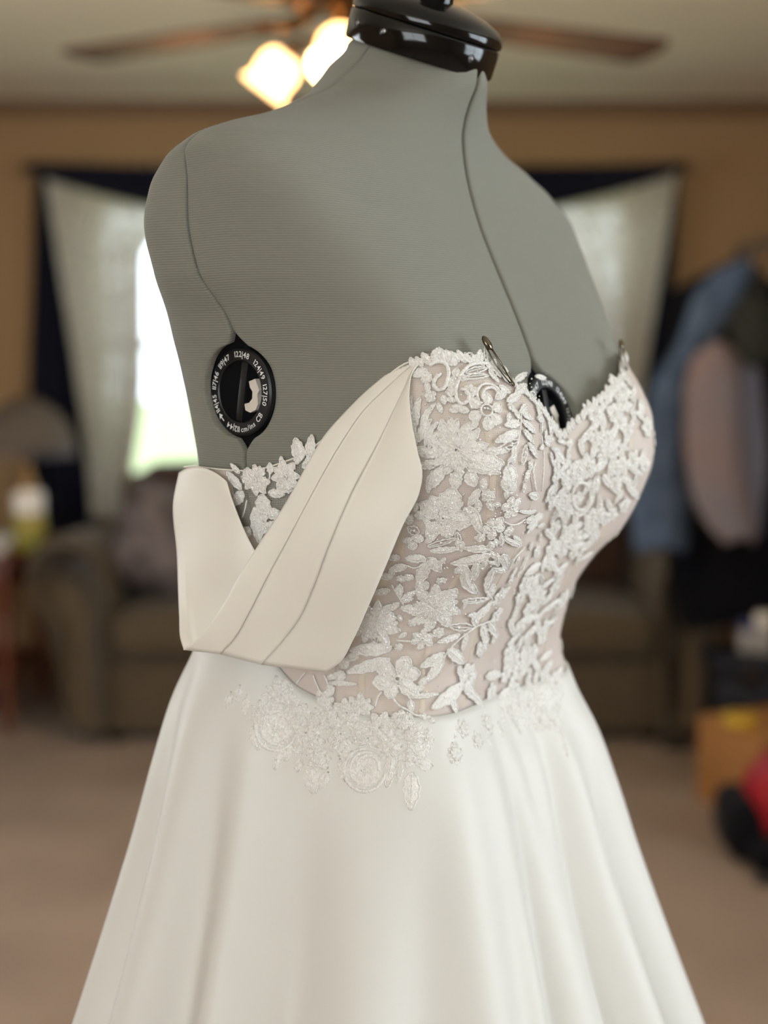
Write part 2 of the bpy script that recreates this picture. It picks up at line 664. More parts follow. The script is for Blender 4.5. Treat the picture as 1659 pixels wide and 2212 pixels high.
sofa_arm(-1)
sofa_arm(1)
for k in range(3):
    MB().cushion((-0.635 + 0.635*k, 5.06, 0.395), (0.63, 0.66, 0.16), 0.05, (0.0, 0.012, 0.02), wob=0.003).build('seat_cushion', M_sofa, sofa)
    MB().cushion((-0.635 + 0.635*k, 5.38, 0.70), (0.62, 0.22, 0.50), 0.07, (0.01, 0.05, 0.01), rot=Matrix.Rotation(math.radians(-12), 3, 'X'), wob=0.005).build('back_cushion', M_brown, sofa)
for x in (-0.95, 0.95):
    for y in (SY0 + 0.10, SY1 - 0.12):
        MB().lathe([(0.03, 0.0), (0.035, 0.02), (0.03, 0.06)], Matrix.Translation((x, y, 0))).build('foot', M_dark, sofa)
M_pillow = mat('grey_patterned_pillow', hexlin(116, 107, 106), 0.9, 0.15, noise=(14, hexlin(70, 62, 62), 4))
M_pillow2 = mat('light_grey_pillow', hexlin(176, 172, 176), 0.9, 0.15, noise=(9, hexlin(120, 112, 112), 5))
o = MB().cushion((-0.80, 5.02, 0.70), (0.36, 0.14, 0.38), 0.06, (0, 0.05, 0), rot=Matrix.Rotation(math.radians(-18), 3, 'X') @ Matrix.Rotation(math.radians(14), 3, 'Y') @ Matrix.Rotation(math.radians(20), 3, 'Z')).build('throw_pillow', M_pillow)
tag(o, 'grey patterned throw pillow leaning in the left corner of the sofa', 'pillow')
o = MB().cushion((-0.38, 5.10, 0.69), (0.36, 0.12, 0.36), 0.055, (0, 0.05, 0), rot=Matrix.Rotation(math.radians(-20), 3, 'X')).build('throw_pillow', M_brown)
tag(o, 'dark brown throw pillow on the sofa beside the grey patterned one', 'pillow')

# ---------------------------------------------------------------- side table with lamp and bottle
M_redwood = mat('red_brown_wood', hexlin(112, 58, 34), 0.4, 0.4, noise=(5, hexlin(84, 42, 24)), bump=('X', 12, 0.1, 0.002))
TX, TY, TZ = -1.60, 5.20, 0.66
tb = empty('side_table', (TX, TY, 0), 'red-brown wooden side table at the left end of the sofa', 'table')
box_obj('table_top', (TX, TY, TZ-0.015), (0.58, 0.62, 0.03), M_redwood, tb, bevel=0.006)
box_obj('apron', (TX, TY, TZ-0.085), (0.50, 0.54, 0.11), M_redwood, tb, bevel=0.004)
for dx in (-1, 1):
    for dy in (-1, 1):
        MB().lathe([(0.022, 0), (0.016, 0.02), (0.024, 0.3), (0.03, TZ-0.13)], Matrix.Translation((TX+dx*0.23, TY+dy*0.25, 0)), 16).build('leg', M_redwood, tb)
box_obj('lower_shelf', (TX, TY, 0.2), (0.46, 0.5, 0.02), M_redwood, tb, bevel=0.004)
M_paper = mat('white_paper', hexlin(222, 216, 206), 0.8, 0.2)
for k, (dx, dy, a, w, h, d, lab) in enumerate(((0.10, -0.19, 0.2, 0.24, 0.018, 0.19, 'white paperback lying on the side table, nearest its front edge'),
                                               (0.19, 0.02, -0.35, 0.17, 0.03, 0.13, 'small pale box on the side table beside the sofa arm'))):
    r = empty('book' if k == 0 else 'small_box', (TX+dx, TY+dy, TZ), lab, 'book' if k == 0 else 'box')
    R = Matrix.Rotation(a, 3, 'Z')
    if k == 0:
        box_obj('pages', (TX+dx, TY+dy, TZ+h/2), (w*0.97, d*0.96, h*0.8), M_paper, r, rot=R)
        for zz in (TZ+0.001, TZ+h-0.001):
            box_obj('cover', (TX+dx, TY+dy, zz), (w, d, 0.002), M_white, r, rot=R)
    else:
        box_obj('carton', (TX+dx, TY+dy, TZ+h*0.4), (w, d, h*0.8), M_white, r, bevel=0.002, rot=R)
        box_obj('lid', (TX+dx, TY+dy, TZ+h*0.8), (w+0.004, d+0.004, h*0.38), M_paper, r, bevel=0.002, rot=R)
M_lamp = mat('grey_lamp_shade_cloth', hexlin(104, 94, 84), 0.85, 0.2, bump=('voronoi', 60, 0.4, 0.004))
M_brass = mat('aged_brass', hexlin(140, 110, 70), 0.35, 0.5, metal=0.9)
M_bead = mat('clear_grey_beads', hexlin(150, 146, 150), 0.15, 0.6)
LX, LY = -1.40, 5.42
lp = empty('table_lamp', (LX, LY, TZ), 'table lamp with a grey domed shade and beaded fringe by the navy curtain', 'lamp')
MB().lathe([(0.085, 0), (0.09, 0.01), (0.06, 0.03), (0.03, 0.06), (0.045, 0.12), (0.05, 0.17), (0.025, 0.24), (0.012, 0.28), (0.012, 0.36)], Matrix.Translation((LX, LY, TZ)), 32).build('base', M_brass, lp)
zs0 = wz(975, LY)
MB().lathe([(0.19, 0.02), (0.185, 0.05), (0.165, 0.10), (0.13, 0.15), (0.08, 0.19), (0.04, 0.21), (0.035, 0.20), (0.075, 0.18), (0.125, 0.14), (0.16, 0.09), (0.18, 0.045), (0.186, 0.018)], Matrix.Translation((LX, LY, zs0)), 48, cap=False).build('shade', M_lamp, lp)
mb = MB()
for k in range(48):
    a = 2*math.pi*k/48
    for j in range(3):
        mb.sphere((LX+0.186*math.cos(a), LY+0.186*math.sin(a), zs0+0.012-0.014*j), 0.006, 1)
f = mb.build('bead_fringe', M_bead, lp)
f['kind'] = 'stuff'
MB().sphere((LX, LY, zs0+0.225), 0.016, 2).build('finial', M_brass, lp)
MB().tube([(LX, LY, TZ+0.35), (LX, LY, zs0+0.215)], 0.005, 8).build('stem', M_brass, lp)
M_bottlew = mat('white_plastic_cap', hexlin(232, 226, 216), 0.45, 0.4)
M_bottleg = mat('green_label_plastic', hexlin(120, 138, 66), 0.5, 0.4, noise=(22, hexlin(170, 140, 60)))
BX, BY = at(62, 1100, 5.02)[0], 5.02
bt = empty('lotion_bottle', (BX, BY, TZ), 'white capped bottle with a green and yellow label on the side table', 'bottle')
MB().lathe([(0.052, 0), (0.06, 0.006), (0.06, 0.125), (0.054, 0.135)], Matrix.Translation((BX, BY, TZ)), 32).build('body', M_bottleg, bt)
MB().lathe([(0.054, 0.135), (0.056, 0.14), (0.056, 0.20), (0.050, 0.215), (0.03, 0.22)], Matrix.Translation((BX, BY, TZ)), 32).build('cap', M_bottlew, bt)

# ---------------------------------------------------------------- ceiling fan with lamps
M_blade = mat('walnut_fan_blade', hexlin(84, 50, 32), 0.5, 0.25, noise=(7, hexlin(62, 37, 24)))
M_fan = mat('antique_brass_fan', hexlin(112, 84, 54), 0.3, 0.5, metal=0.85)
M_shade = mat('lit_frosted_glass', hexlin(255, 232, 190), 0.4, 0.4, emit=(1.0, 0.76, 0.44, 1), emit_s=4.5, transl=0.6)
M_bulb = mat('lit_bulb', (1, 0.9, 0.7, 1), 0.4, 0.2, emit=(1.0, 0.82, 0.55, 1), emit_s=16)
for _m in (M_shade, M_bulb):
    try:
        _m.cycles.emission_sampling = 'NONE'
    except Exception:
        pass
FX, FY, FZ = -0.05, 3.0, 2.072
fan = empty('ceiling_fan', (FX, FY, H), 'ceiling fan with brown wooden blades and lit tulip glass lamps', 'ceiling fan')
FM = Matrix.Translation((FX, FY, 0))
MB().lathe([(0.075, H), (0.075, H-0.02), (0.05, H-0.06), (0.016, H-0.07), (0.016, 2.20)], FM, 32).build('canopy', M_fan, fan)
MB().lathe([(0.05, 2.205), (0.10, 2.195), (0.13, 2.17), (0.135, 2.13), (0.12, 2.10), (0.09, 2.085), (0.06, 2.075), (0.06, 2.06)], FM, 40).build('motor_housing', M_fan, fan)
MB().lathe([(0.045, 2.06), (0.07, 2.03), (0.075, 2.005), (0.05, 1.985), (0.02, 1.97), (0.008, 1.95)], FM, 32).build('light_fitter', M_fan, fan)
for ang in (160, 88, 16, -56, -128):
    a = math.radians(ang)
    d = Vector((math.cos(a), math.sin(a), 0))
    s = Vector((-math.sin(a), math.cos(a), 0))
    tilt = math.radians(3)
    up = (Vector((0, 0, 1))*math.cos(tilt) + s*math.sin(tilt))
    sd = (s*math.cos(tilt) - Vector((0, 0, 1))*math.sin(tilt))
    c0 = Vector((FX, FY, FZ))
    out = []
    for t in np.linspace(0, 1, 12):
        r = 0.17 + 0.49*t
        w = 0.066 + 0.028*t
        out.append((r, w))
    tip = [(0.66 + 0.025*math.sin(math.pi*k/8), 0.094*math.cos(math.pi*k/8)) for k in range(1, 8)]
    loop = [(r, w) for r, w in out] + tip + [(r, -w) for r, w in out[::-1]]
    dz = Vector((0, 0, -0.06))
    V = [c0 + d*r + dz*(r - 0.17) + sd*w + up*0.003 for r, w in loop] + [c0 + d*r + dz*(r - 0.17) + sd*w - up*0.003 for r, w in loop]
    n = len(loop)
    F = [tuple(range(n)), tuple(range(2*n-1, n-1, -1))] + [(k, (k+1) % n, (k+1) % n + n, k+n) for k in range(n)]
    b = mesh('blade', V, F, M_blade, fan, smooth=False)
    MB().tube([c0 + d*0.10 + Vector((0, 0, 0.02)), c0 + d*0.15 + Vector((0, 0, 0.0)), c0 + d*0.23 - up*0.008], [0.014, 0.018, 0.012], 8).build('blade_bracket', M_fan, b)
for i, ang in enumerate((168, 258, 348, 78)):
    a = math.radians(ang)
    d = Vector((math.cos(a), math.sin(a), 0))
    c0 = Vector((FX, FY, 2.005))
    j = c0 + d*0.14 + Vector((0, 0, 0.02))
    ax = (d*0.62 + Vector((0, 0, -0.79))).normalized()
    arm = MB().tube(smooth_path([c0 + d*0.06, c0 + d*0.10 + Vector((0, 0, 0.025)), j, j + ax*0.02], 12), 0.009, 8).build('lamp_arm', M_fan, fan)
    MM = Matrix.Translation(j) @ ax.to_track_quat('Z', 'Y').to_matrix().to_4x4()
    MB().lathe([(0.018, 0.0), (0.026, 0.01), (0.026, 0.035)], MM, 20).build('lamp_socket', M_fan, arm)
    MB().lathe([(0.024, 0.025), (0.036, 0.035), (0.044, 0.052), (0.045, 0.072), (0.042, 0.088), (0.046, 0.104), (0.056, 0.118), (0.053, 0.118), (0.043, 0.103), (0.039, 0.088), (0.042, 0.072), (0.041, 0.052), (0.033, 0.038), (0.022, 0.029)], MM, 32, cap=False).build('lamp_shade', M_shade, arm)
    MB().sphere(j + ax*0.065, 0.022, 2).build('bulb', M_bulb, arm)
    pl = bpy.data.lights.new('fan_lamp_light', 'POINT')
    pl.energy = 9
    pl.color = (1.0, 0.74, 0.42)
    pl.shadow_soft_size = 0.02
    po = bpy.data.objects.new('fan_lamp_light', pl)
    COL.objects.link(po)
    po.location = j + ax*0.125
    put(po, fan)

# ---------------------------------------------------------------- garment rack with clothes, boxes at the right
M_post = mat('dark_wood_post', (0.02, 0.014, 0.010, 1), 0.5, 0.3)
KX = 1.19
ct = empty('garment_rack', (KX, 4.1, 0), 'dark metal garment rack behind the hanging clothes', 'garment rack')
MB().tube([(KX, 3.44, 1.72), (KX, 4.74, 1.72)], 0.010, 12).build('rail', M_post, ct)
for y in (3.48, 4.71):
    MB().tube([(KX, y, 0.02), (KX, y, 1.72)], 0.012, 12).build('post', M_post, ct)
    MB().tube([(KX - 0.22, y, 0.014), (KX + 0.22, y, 0.014)], 0.013, 10).build('foot', M_post, ct)


def hung(name, rows, material, label, cat, folds=7, amp=0.10, ph=0.0, extra=None):
    """a garment hanging from a hook. rows: (z, x, y, half width, half depth) from the top down"""
    zs = [r[0] for r in rows][::-1]
    dat = np.array([r[1:] for r in rows][::-1])
    z = np.linspace(zs[0], zs[-1], 46)
    D = pchip(zs, dat, z)
    n = 72
    P = np.zeros((46, n, 3))
    a = np.arange(n)/n*2*math.pi
    for j in range(46):
        t = 1 - j/45.0
        rip = 1 + amp*min(1, t*2.5)*(np.sin(folds*a + ph + 1.2*t) + 0.5*np.sin((folds*2+1)*a + 2*ph))
        P[j, :, 0] = D[j, 0] + D[j, 2]*np.cos(a)*rip
        P[j, :, 1] = D[j, 1] + D[j, 3]*np.sin(a)*rip
        P[j, :, 2] = z[j] + 0.012*np.sin(3*a + ph)*(t > 0.1)
    root = empty(name, (rows[-1][1], rows[-1][2], rows[-1][0]), label, cat)
    mb = MB().grid(P, True)
    mb.f.append(tuple(range(n))[::-1])
    mb.f.append(tuple(45*n + k for k in range(n)))
    mb.build('body', material, root)
    top = Vector((rows[0][1], rows[0][2], rows[0][0]))
    rail = Vector((KX, rows[0][2], 1.722))
    hk = smooth_path([top - Vector((0, 0, 0.03)), top, top*0.5 + rail*0.5, rail + Vector((-0.014, 0, 0)), rail + Vector((0, 0, 0.014)), rail + Vector((0.014, 0, 0.0))], 20)
    MB().tube(hk, 0.003, 6).build('hanger_hook', M_post, root)
    for nm, pts, rad in (extra or []):
        sp = smooth_path(pts, 24)
        mb = MB().tube(sp, [rad*(1 - 0.25*k/23 + 0.06*math.sin(k*1.3)) for k in range(24)], 14)
        mb.build(nm, material, root)
    return root


M_blackcoat = mat('black_wool_coat', (0.004, 0.004, 0.006, 1), 0.9, 0.1, sheen=0.05)
M_denim = mat('faded_blue_denim', hexlin(92, 108, 132), 0.85, 0.15, noise=(9, hexlin(70, 84, 106), 5), bump=('noise', 200, 0.3, 0.002))
M_pale = mat('dusty_pink_cotton', hexlin(132, 112, 107), 0.85, 0.15, noise=(4, hexlin(120, 114, 118), 3))
M_bag = mat('dark_olive_canvas', hexlin(40, 42, 36), 0.8, 0.2)
M_grey = mat('grey_cotton', hexlin(124, 124, 136), 0.85, 0.15)
def rows_px(rows, Y, dep):
    """rows (py, left px, right px) of a garment hanging at depth Y -> (z, x, y, half width, half depth)"""
    out = []
    for k, (py, l, r) in enumerate(rows):
        q0, q1 = at(l, py, Y), at(r, py, Y)
        out.append((q0[2], (q0[0] + q1[0])/2, Y, (q1[0] - q0[0])/2, min(dep, (q1[0] - q0[0])/2 + 0.01)))
    return out


hung('black_coat', rows_px([(556, 1590, 1620), (590, 1520, 1645), (630, 1455, 1700), (760, 1440, 1720), (1000, 1432, 1740), (1200, 1440, 1740), (1350, 1470, 1740)], 4.64, 0.045),
     M_blackcoat, 'long black coat hanging at the back of the garment rack', 'coat', amp=0.05)
hung('denim_jacket', rows_px([(558, 1600, 1622), (590, 1540, 1625), (640, 1502, 1600), (700, 1482, 1565), (760, 1458, 1525), (830, 1414, 1486), (900, 1400, 1476), (1000, 1375, 1474), (1100, 1362, 1488), (1185, 1368, 1480)], 4.48, 0.05),
     M_denim, 'faded blue denim jacket hanging from the garment rack, nearest the window', 'jacket', folds=5, amp=0.06)
hung('pink_shirt', rows_px([(735, 1545, 1560), (770, 1500, 1600), (830, 1482, 1605), (950, 1480, 1610), (1050, 1492, 1615), (1120, 1520, 1625), (1165, 1560, 1630)], 4.24, 0.04),
     M_pale, 'dusty pink shirt hanging in front of the denim jacket', 'shirt', folds=4, amp=0.05)
hung('grey_shirt', rows_px([(745, 1600, 1630), (850, 1585, 1645), (1000, 1588, 1655), (1100, 1595, 1645), (1150, 1605, 1640)], 4.35, 0.035),
     M_grey, 'pale grey shirt hanging right of the dusty pink one', 'shirt', folds=4, ph=1.0, amp=0.05)
hung('canvas_bag', rows_px([(640, 1605, 1655), (690, 1575, 1690), (750, 1585, 1680), (785, 1610, 1660)], 4.15, 0.035),
     M_bag, 'dark olive canvas bag hung above the dusty pink shirt', 'bag', folds=3, amp=0.04,
     extra=[('strap', [tuple(at(1600, 680, 4.15)), tuple(at(1640, 590, 4.2)), tuple(at(1670, 680, 4.15))], 0.010)])

# black storage trunk, small jar and tin on it, carton, red duffel on the floor
M_trunk = mat('black_plastic_trunk', (0.006, 0.006, 0.010, 1), 0.5, 0.3)
tr = empty('storage_trunk', (1.33, 4.47, 0), 'black storage trunk on the floor under the hanging clothes', 'trunk')
box_obj('body', (1.33, 4.47, 0.17), (0.52, 0.20, 0.34), M_trunk, tr, bevel=0.015)
box_obj('lid', (1.33, 4.47, 0.375), (0.54, 0.22, 0.07), M_trunk, tr, bevel=0.015)
for s in (-0.15, 0.15):
    box_obj('latch', (1.33+s, 4.362, 0.34), (0.05, 0.012, 0.06), M_rod, tr, bevel=0.003)
M_tin = mat('pale_tin', hexlin(150, 146, 142), 0.4, 0.5)
M_blue = mat('blue_lid', hexlin(60, 66, 110), 0.5, 0.4)
for (px, py, Y, r, h, mm, lab, cat, nm) in ((1612, 1428, 4.44, 0.026, 0.10, M_blue, 'small blue lidded jar on the black trunk', 'jar', 'jar'),
                                            (1648, 1440, 4.42, 0.030, 0.13, M_tin, 'pale tin with a cream lid on the black trunk, rightmost', 'tin', 'tin')):
    p = at(px, py, Y)
    z0 = 0.41
    r0 = empty(nm, (p[0], Y, z0), lab, cat)
    MB().lathe([(r*0.95, 0), (r, 0.004), (r, h*0.7), (r*0.9, h*0.74)], Matrix.Translation((p[0], Y, z0)), 24).build('body', M_tin, r0)
    MB().lathe([(r*0.98, h*0.72), (r*1.02, h*0.76), (r*1.02, h*0.96), (r*0.9, h)], Matrix.Translation((p[0], Y, z0)), 24).build('lid', M_blue if mm is M_blue else M_paper, r0)
M_card = mat('brown_cardboard', hexlin(172, 124, 76), 0.85, 0.15, noise=(3, hexlin(156, 110, 66)))
cx, cy = 1.20, 4.13
R = Matrix.Rotation(math.radians(24), 3, 'Z')
cb = empty('cardboard_box', (cx, cy, 0), 'brown cardboard box on the carpet at the right end of the sofa', 'box')
for (dx, dy, sx, sy) in ((0, -0.15, 0.36, 0.005), (0, 0.15, 0.36, 0.005), (-0.18, 0, 0.005, 0.30), (0.18, 0, 0.005, 0.30)):
    p = R @ Vector((dx, dy, 0))
    box_obj('side_panel', (cx+p.x, cy+p.y, 0.13), (sx, sy, 0.26), M_card, cb, rot=R)
box_obj('bottom_panel', (cx, cy, 0.004), (0.36, 0.30, 0.006), M_card, cb, rot=R)
for dy in (-0.075, 0.075):
    p = R @ Vector((0, dy, 0))
    box_obj('top_flap', (cx+p.x, cy+p.y, 0.262 + 0.002*dy), (0.36, 0.148, 0.004), M_card, cb, rot=R)
M_yellow = mat('yellow_plastic', hexlin(206, 168, 44), 0.5, 0.4)
p = Vector(at(1592, 1560, 4.18))
yt = empty('tape_roll', (1.07, 4.08, 0.264), 'yellow tape roll lying on the cardboard box', 'tape')
MB().lathe([(0.026, 0), (0.05, 0), (0.05, 0.03), (0.026, 0.03), (0.026, 0)], Matrix.Translation((1.07, 4.08, 0.265)), 32, cap=False).build('tape', M_yellow, yt)
MB().lathe([(0.023, 0), (0.026, 0), (0.026, 0.03), (0.023, 0.03), (0.023, 0)], Matrix.Translation((1.07, 4.08, 0.265)), 32, cap=False).build('core', M_card, yt)
M_red = mat('dark_red_nylon', hexlin(150, 18, 30), 0.6, 0.3, bump=('noise', 14, 0.3, 0.01))
rb = empty('duffel_bag', (1.18, 3.68, 0), 'dark red duffel bag with black ends at the right edge of the carpet', 'bag')
MB().cushion((1.20, 3.70, 0.155), (0.40, 0.30, 0.25), 0.11, (0.01, 0.02, 0.01), wob=0.006).build('body', M_red, rb)
MB().cushion((1.20, 3.70, 0.045), (0.46, 0.36, 0.09), 0.04, (0, 0, 0)).build('bottom', M_blackcoat, rb)
for s in (-0.07, 0.07):
    MB().tube(smooth_path([(1.10, 3.70+s, 0.26), (1.15, 3.70+s, 0.34), (1.25, 3.70+s, 0.34), (1.30, 3.70+s, 0.26)], 16), 0.010, 8).build('handle', M_blackcoat, rb)
MB().cushion((0.985, 3.72, 0.09), (0.10, 0.24, 0.16), 0.04, (0.01, 0.01, 0.01)).build('side_pocket', M_blackcoat, rb)

# ---------------------------------------------------------------- the dress form: lofted surfaces
PHI = math.radians(53)
DX, DY = 0.0, 1.05


def l2w(P):
    P = np.asarray(P, float)
    lx, ly, z = P[..., 0], P[..., 1], P[..., 2]
    return np.stack([DX + ly*math.sin(PHI) + lx*math.cos(PHI), DY - ly*math.cos(PHI) + lx*math.sin(PHI), z], -1)


_A=np.zeros((8,8))
for i in range(8): _A[i,i]=4; _A[i,(i+1)%8]=1; _A[i,(i-1)%8]=1
_Ai=np.linalg.inv(_A)
class Loft:
    # level: z, cf, (ax,ay), (sx,sy), (bx,by), cb
    def __init__(s,levels):
        levels=sorted(levels); s.z=[l[0] for l in levels]
        s.c=np.array([[[0,l[1]],l[2],l[3],l[4],[0,l[5]]] for l in levels],float)
    def __call__(s,u,z):
        u,z=np.broadcast_arrays(np.asarray(u,float),np.asarray(z,float)); sh=u.shape
        u=u.ravel()%8; z=z.ravel()
        c=pchip(s.z,s.c,z)
        mir=c[:,[3,2,1],:]*np.array([-1,1.0])
        P=np.concatenate([c,mir],1)
        rhs=3*(np.roll(P,-1,1)-np.roll(P,1,1)); M=np.einsum('ij,njk->nik',_Ai,rhs)
        k=np.floor(u).astype(int)%8; t=(u-np.floor(u))[:,None]; n=np.arange(len(u)); k2=(k+1)%8
        r=(2*t**3-3*t**2+1)*P[n,k]+(t**3-2*t**2+t)*M[n,k]+(-2*t**3+3*t**2)*P[n,k2]+(t**3-t**2)*M[n,k2]
        return np.concatenate([r,z[:,None]],1).reshape(sh+(3,))


FORM=Loft([
 (0.9500,0.1153,(0.1050,0.0944),(0.1847,0.0001),(0.1387,-0.0940),-0.1350),
 (1.0500,0.1053,(0.0950,0.0843),(0.1647,0.0001),(0.1235,-0.0788),-0.1150),
 (1.1380,0.0950,(0.0820,0.0800),(0.1390,0.0001),(0.1062,-0.0636),-0.0980),
 (1.2000,0.1120,(0.0850,0.0960),(0.1440,0.0041),(0.1157,-0.0582),-0.1000),
 (1.2500,0.1290,(0.0960,0.1280),(0.1545,0.0102),(0.1270,-0.0576),-0.1100),
 (1.3000,0.1420,(0.1140,0.1501),(0.1682,0.0122),(0.1348,-0.0585),-0.1200),
 (1.3300,0.1487,(0.1169,0.1475),(0.1694,0.0130),(0.1385,-0.0628),-0.1250),
 (1.3670,0.1333,(0.1226,0.1357),(0.1695,0.0127),(0.1460,-0.0669),-0.1290),
 (1.4000,0.1193,(0.1305,0.1198),(0.1770,0.0068),(0.1531,-0.0700),-0.1310),
 (1.4325,0.1032,(0.1421,0.0997),(0.1925,-0.0054),(0.1635,-0.0697),-0.1300),
 (1.4675,0.0866,(0.1574,0.0762),(0.1969,-0.0092),(0.1737,-0.0681),-0.1250),
 (1.4875,0.0793,(0.1648,0.0623),(0.1968,-0.0091),(0.1713,-0.0646),-0.1180),
 (1.5050,0.0745,(0.1645,0.0461),(0.1969,-0.0111),(0.1595,-0.0591),-0.1100),
 (1.5190,0.0721,(0.1514,0.0351),(0.1826,-0.0132),(0.1379,-0.0522),-0.1000),
 (1.5300,0.0712,(0.1232,0.0308),(0.1559,-0.0090),(0.1148,-0.0510),-0.0920),
 (1.5410,0.0727,(0.0915,0.0342),(0.1186,-0.0053),(0.0830,-0.0491),-0.0830),
 (1.5530,0.0770,(0.0641,0.0441),(0.0865,-0.0048),(0.0599,-0.0435),-0.0730),
 (1.5670,0.0833,(0.0434,0.0540),(0.0603,0.0026),(0.0426,-0.0365),-0.0600),
 (1.5850,0.0850,(0.0365,0.0592),(0.0510,0.0191),(0.0369,-0.0225),-0.0420),
 (1.6000,0.0884,(0.0337,0.0642),(0.0486,0.0294),(0.0299,-0.0091),-0.0300),
 (1.6150,0.0903,(0.0342,0.0669),(0.0492,0.0331),(0.0294,-0.0038),-0.0220),
])
BODICE=Loft([
 (1.0500,0.1247,(0.1175,0.1269),(0.1816,-0.0015),(0.1505,-0.1022),-0.1350),
 (1.1300,0.1046,(0.0974,0.1063),(0.1508,-0.0017),(0.1191,-0.0760),-0.1020),
 (1.1600,0.1075,(0.0892,0.1027),(0.1501,-0.0008),(0.1210,-0.0751),-0.1010),
 (1.1770,0.1125,(0.0898,0.1054),(0.1513,0.0020),(0.1211,-0.0702),-0.1020),
 (1.2050,0.1233,(0.0909,0.1143),(0.1546,0.0059),(0.1237,-0.0651),-0.1040),
 (1.2290,0.1323,(0.0938,0.1300),(0.1585,0.0091),(0.1292,-0.0643),-0.1090),
 (1.2500,0.1360,(0.0979,0.1503),(0.1634,0.0121),(0.1338,-0.0637),-0.1140),
 (1.2780,0.1455,(0.1030,0.1634),(0.1683,0.0151),(0.1376,-0.0642),-0.1200),
 (1.3020,0.1515,(0.1080,0.1691),(0.1722,0.0161),(0.1414,-0.0659),-0.1240),
 (1.3300,0.1517,(0.1103,0.1667),(0.1732,0.0151),(0.1453,-0.0686),-0.1280),
 (1.3510,0.1468,(0.1118,0.1572),(0.1736,0.0131),(0.1482,-0.0705),-0.1300),
 (1.3720,0.1377,(0.1171,0.1411),(0.1752,0.0112),(0.1522,-0.0714),-0.1310),
 (1.3950,0.1297,(0.1224,0.1307),(0.1782,0.0081),(0.1551,-0.0713),-0.1320),
 (1.4200,0.1177,(0.1246,0.1150),(0.1781,0.0041),(0.1581,-0.0703),-0.1320),
])


def surf_normal(L, u, z, e=1e-3):
    a = l2w(L(u + 0.01, z)) - l2w(L(u - 0.01, z))
    b = l2w(L(u, z + e)) - l2w(L(u, z - e))
    n = np.cross(a, b)
    n /= np.linalg.norm(n, axis=-1, keepdims=True) + 1e-12
    # outward: away from the axis
    p = l2w(L(u, z))
    c = p - np.array([DX, DY, 0])
    s = np.sign((n[..., 0]*c[..., 0] + n[..., 1]*c[..., 1]))
    return n * s[..., None]


def knit_material():
    m = mat('grey_jersey_knit', hexlin(137, 137, 127), 0.9, 0.12, sheen=0.12)
    nt = m.node_tree
    b = nt.nodes['Principled BSDF']
    uv = nt.nodes.new('ShaderNodeUVMap')
    sep = nt.nodes.new('ShaderNodeSeparateXYZ')
    nz = nt.nodes.new('ShaderNodeTexNoise')
    nz.inputs['Scale'].default_value = 14
    nz.inputs['Detail'].default_value = 1.0
    fz = nt.nodes.new('ShaderNodeTexNoise')
    fz.inputs['Scale'].default_value = 900
    fz.inputs['Detail'].default_value = 2.0
    tc = nt.nodes.new('ShaderNodeTexCoord')
    nt.links.new(tc.outputs['Object'], nz.inputs['Vector'])
    nt.links.new(tc.outputs['Object'], fz.inputs['Vector'])
    nt.links.new(uv.outputs[0], sep.inputs[0])
    # rib phase: v * 2 pi / 2.3 mm, slightly wavy
    mu = nt.nodes.new('ShaderNodeMath'); mu.operation = 'MULTIPLY_ADD'
    mu.inputs[1].default_value = 0.004
    nt.links.new(nz.outputs['Fac'], mu.inputs[0])
    nt.links.new(sep.outputs['Y'], mu.inputs[2])
    sc = nt.nodes.new('ShaderNodeMath'); sc.operation = 'MULTIPLY'
    sc.inputs[1].default_value = 2*math.pi/0.0016
    nt.links.new(mu.outputs[0], sc.inputs[0])
    sn = nt.nodes.new('ShaderNodeMath'); sn.operation = 'SINE'
    nt.links.new(sc.outputs[0], sn.inputs[0])
    ad = nt.nodes.new('ShaderNodeMath'); ad.operation = 'MULTIPLY_ADD'
    ad.inputs[1].default_value = 1.6
    nt.links.new(fz.outputs['Fac'], ad.inputs[0])
    nt.links.new(sn.outputs[0], ad.inputs[2])
    bp = nt.nodes.new('ShaderNodeBump')
    bp.inputs['Strength'].default_value = 0.3
    bp.inputs['Distance'].default_value = 0.0005
    nt.links.new(ad.outputs[0], bp.inputs['Height'])
    nt.links.new(bp.outputs['Normal'], b.inputs['Normal'])
    # ribs: the valleys between the knit courses are darker in colour
    rp = nt.nodes.new('ShaderNodeMapRange')
    rp.inputs['From Min'].default_value = -1
    rp.inputs['From Max'].default_value = 1
    rp.inputs['To Min'].default_value = 0.0
    rp.inputs['To Max'].default_value = 1.0
    nt.links.new(sn.outputs[0], rp.inputs['Value'])
    mx = nt.nodes.new('ShaderNodeMix'); mx.data_type = 'RGBA'
    mx.inputs['A'].default_value = hexlin(119, 118, 107)
    mx.inputs['B'].default_value = hexlin(130, 129, 118)
    nt.links.new(rp.outputs[0], mx.inputs['Factor'])
    nt.links.new(mx.outputs['Result'], b.inputs['Base Color'])
    return m


M_knit = knit_material()
M_core = mat('matte_black_core', (0.004, 0.004, 0.005, 1), 0.9, 0.1)
M_gloss = mat('glossy_black_plastic', (0.004, 0.004, 0.004, 1), 0.10, 0.35)
M_dialblack = mat('satin_black_plastic', (0.007, 0.008, 0.010, 1), 0.38, 0.4)
M_print = mat('white_print', hexlin(222, 222, 220), 0.6, 0.3)
M_tab = mat('ivory_plastic', hexlin(206, 198, 186), 0.4, 0.4)
M_steel = mat('dull_steel', hexlin(150, 150, 148), 0.35, 0.5, metal=0.9)
M_pin = mat('dark_steel_pin', hexlin(110, 100, 84), 0.25, 0.5, metal=1.0)

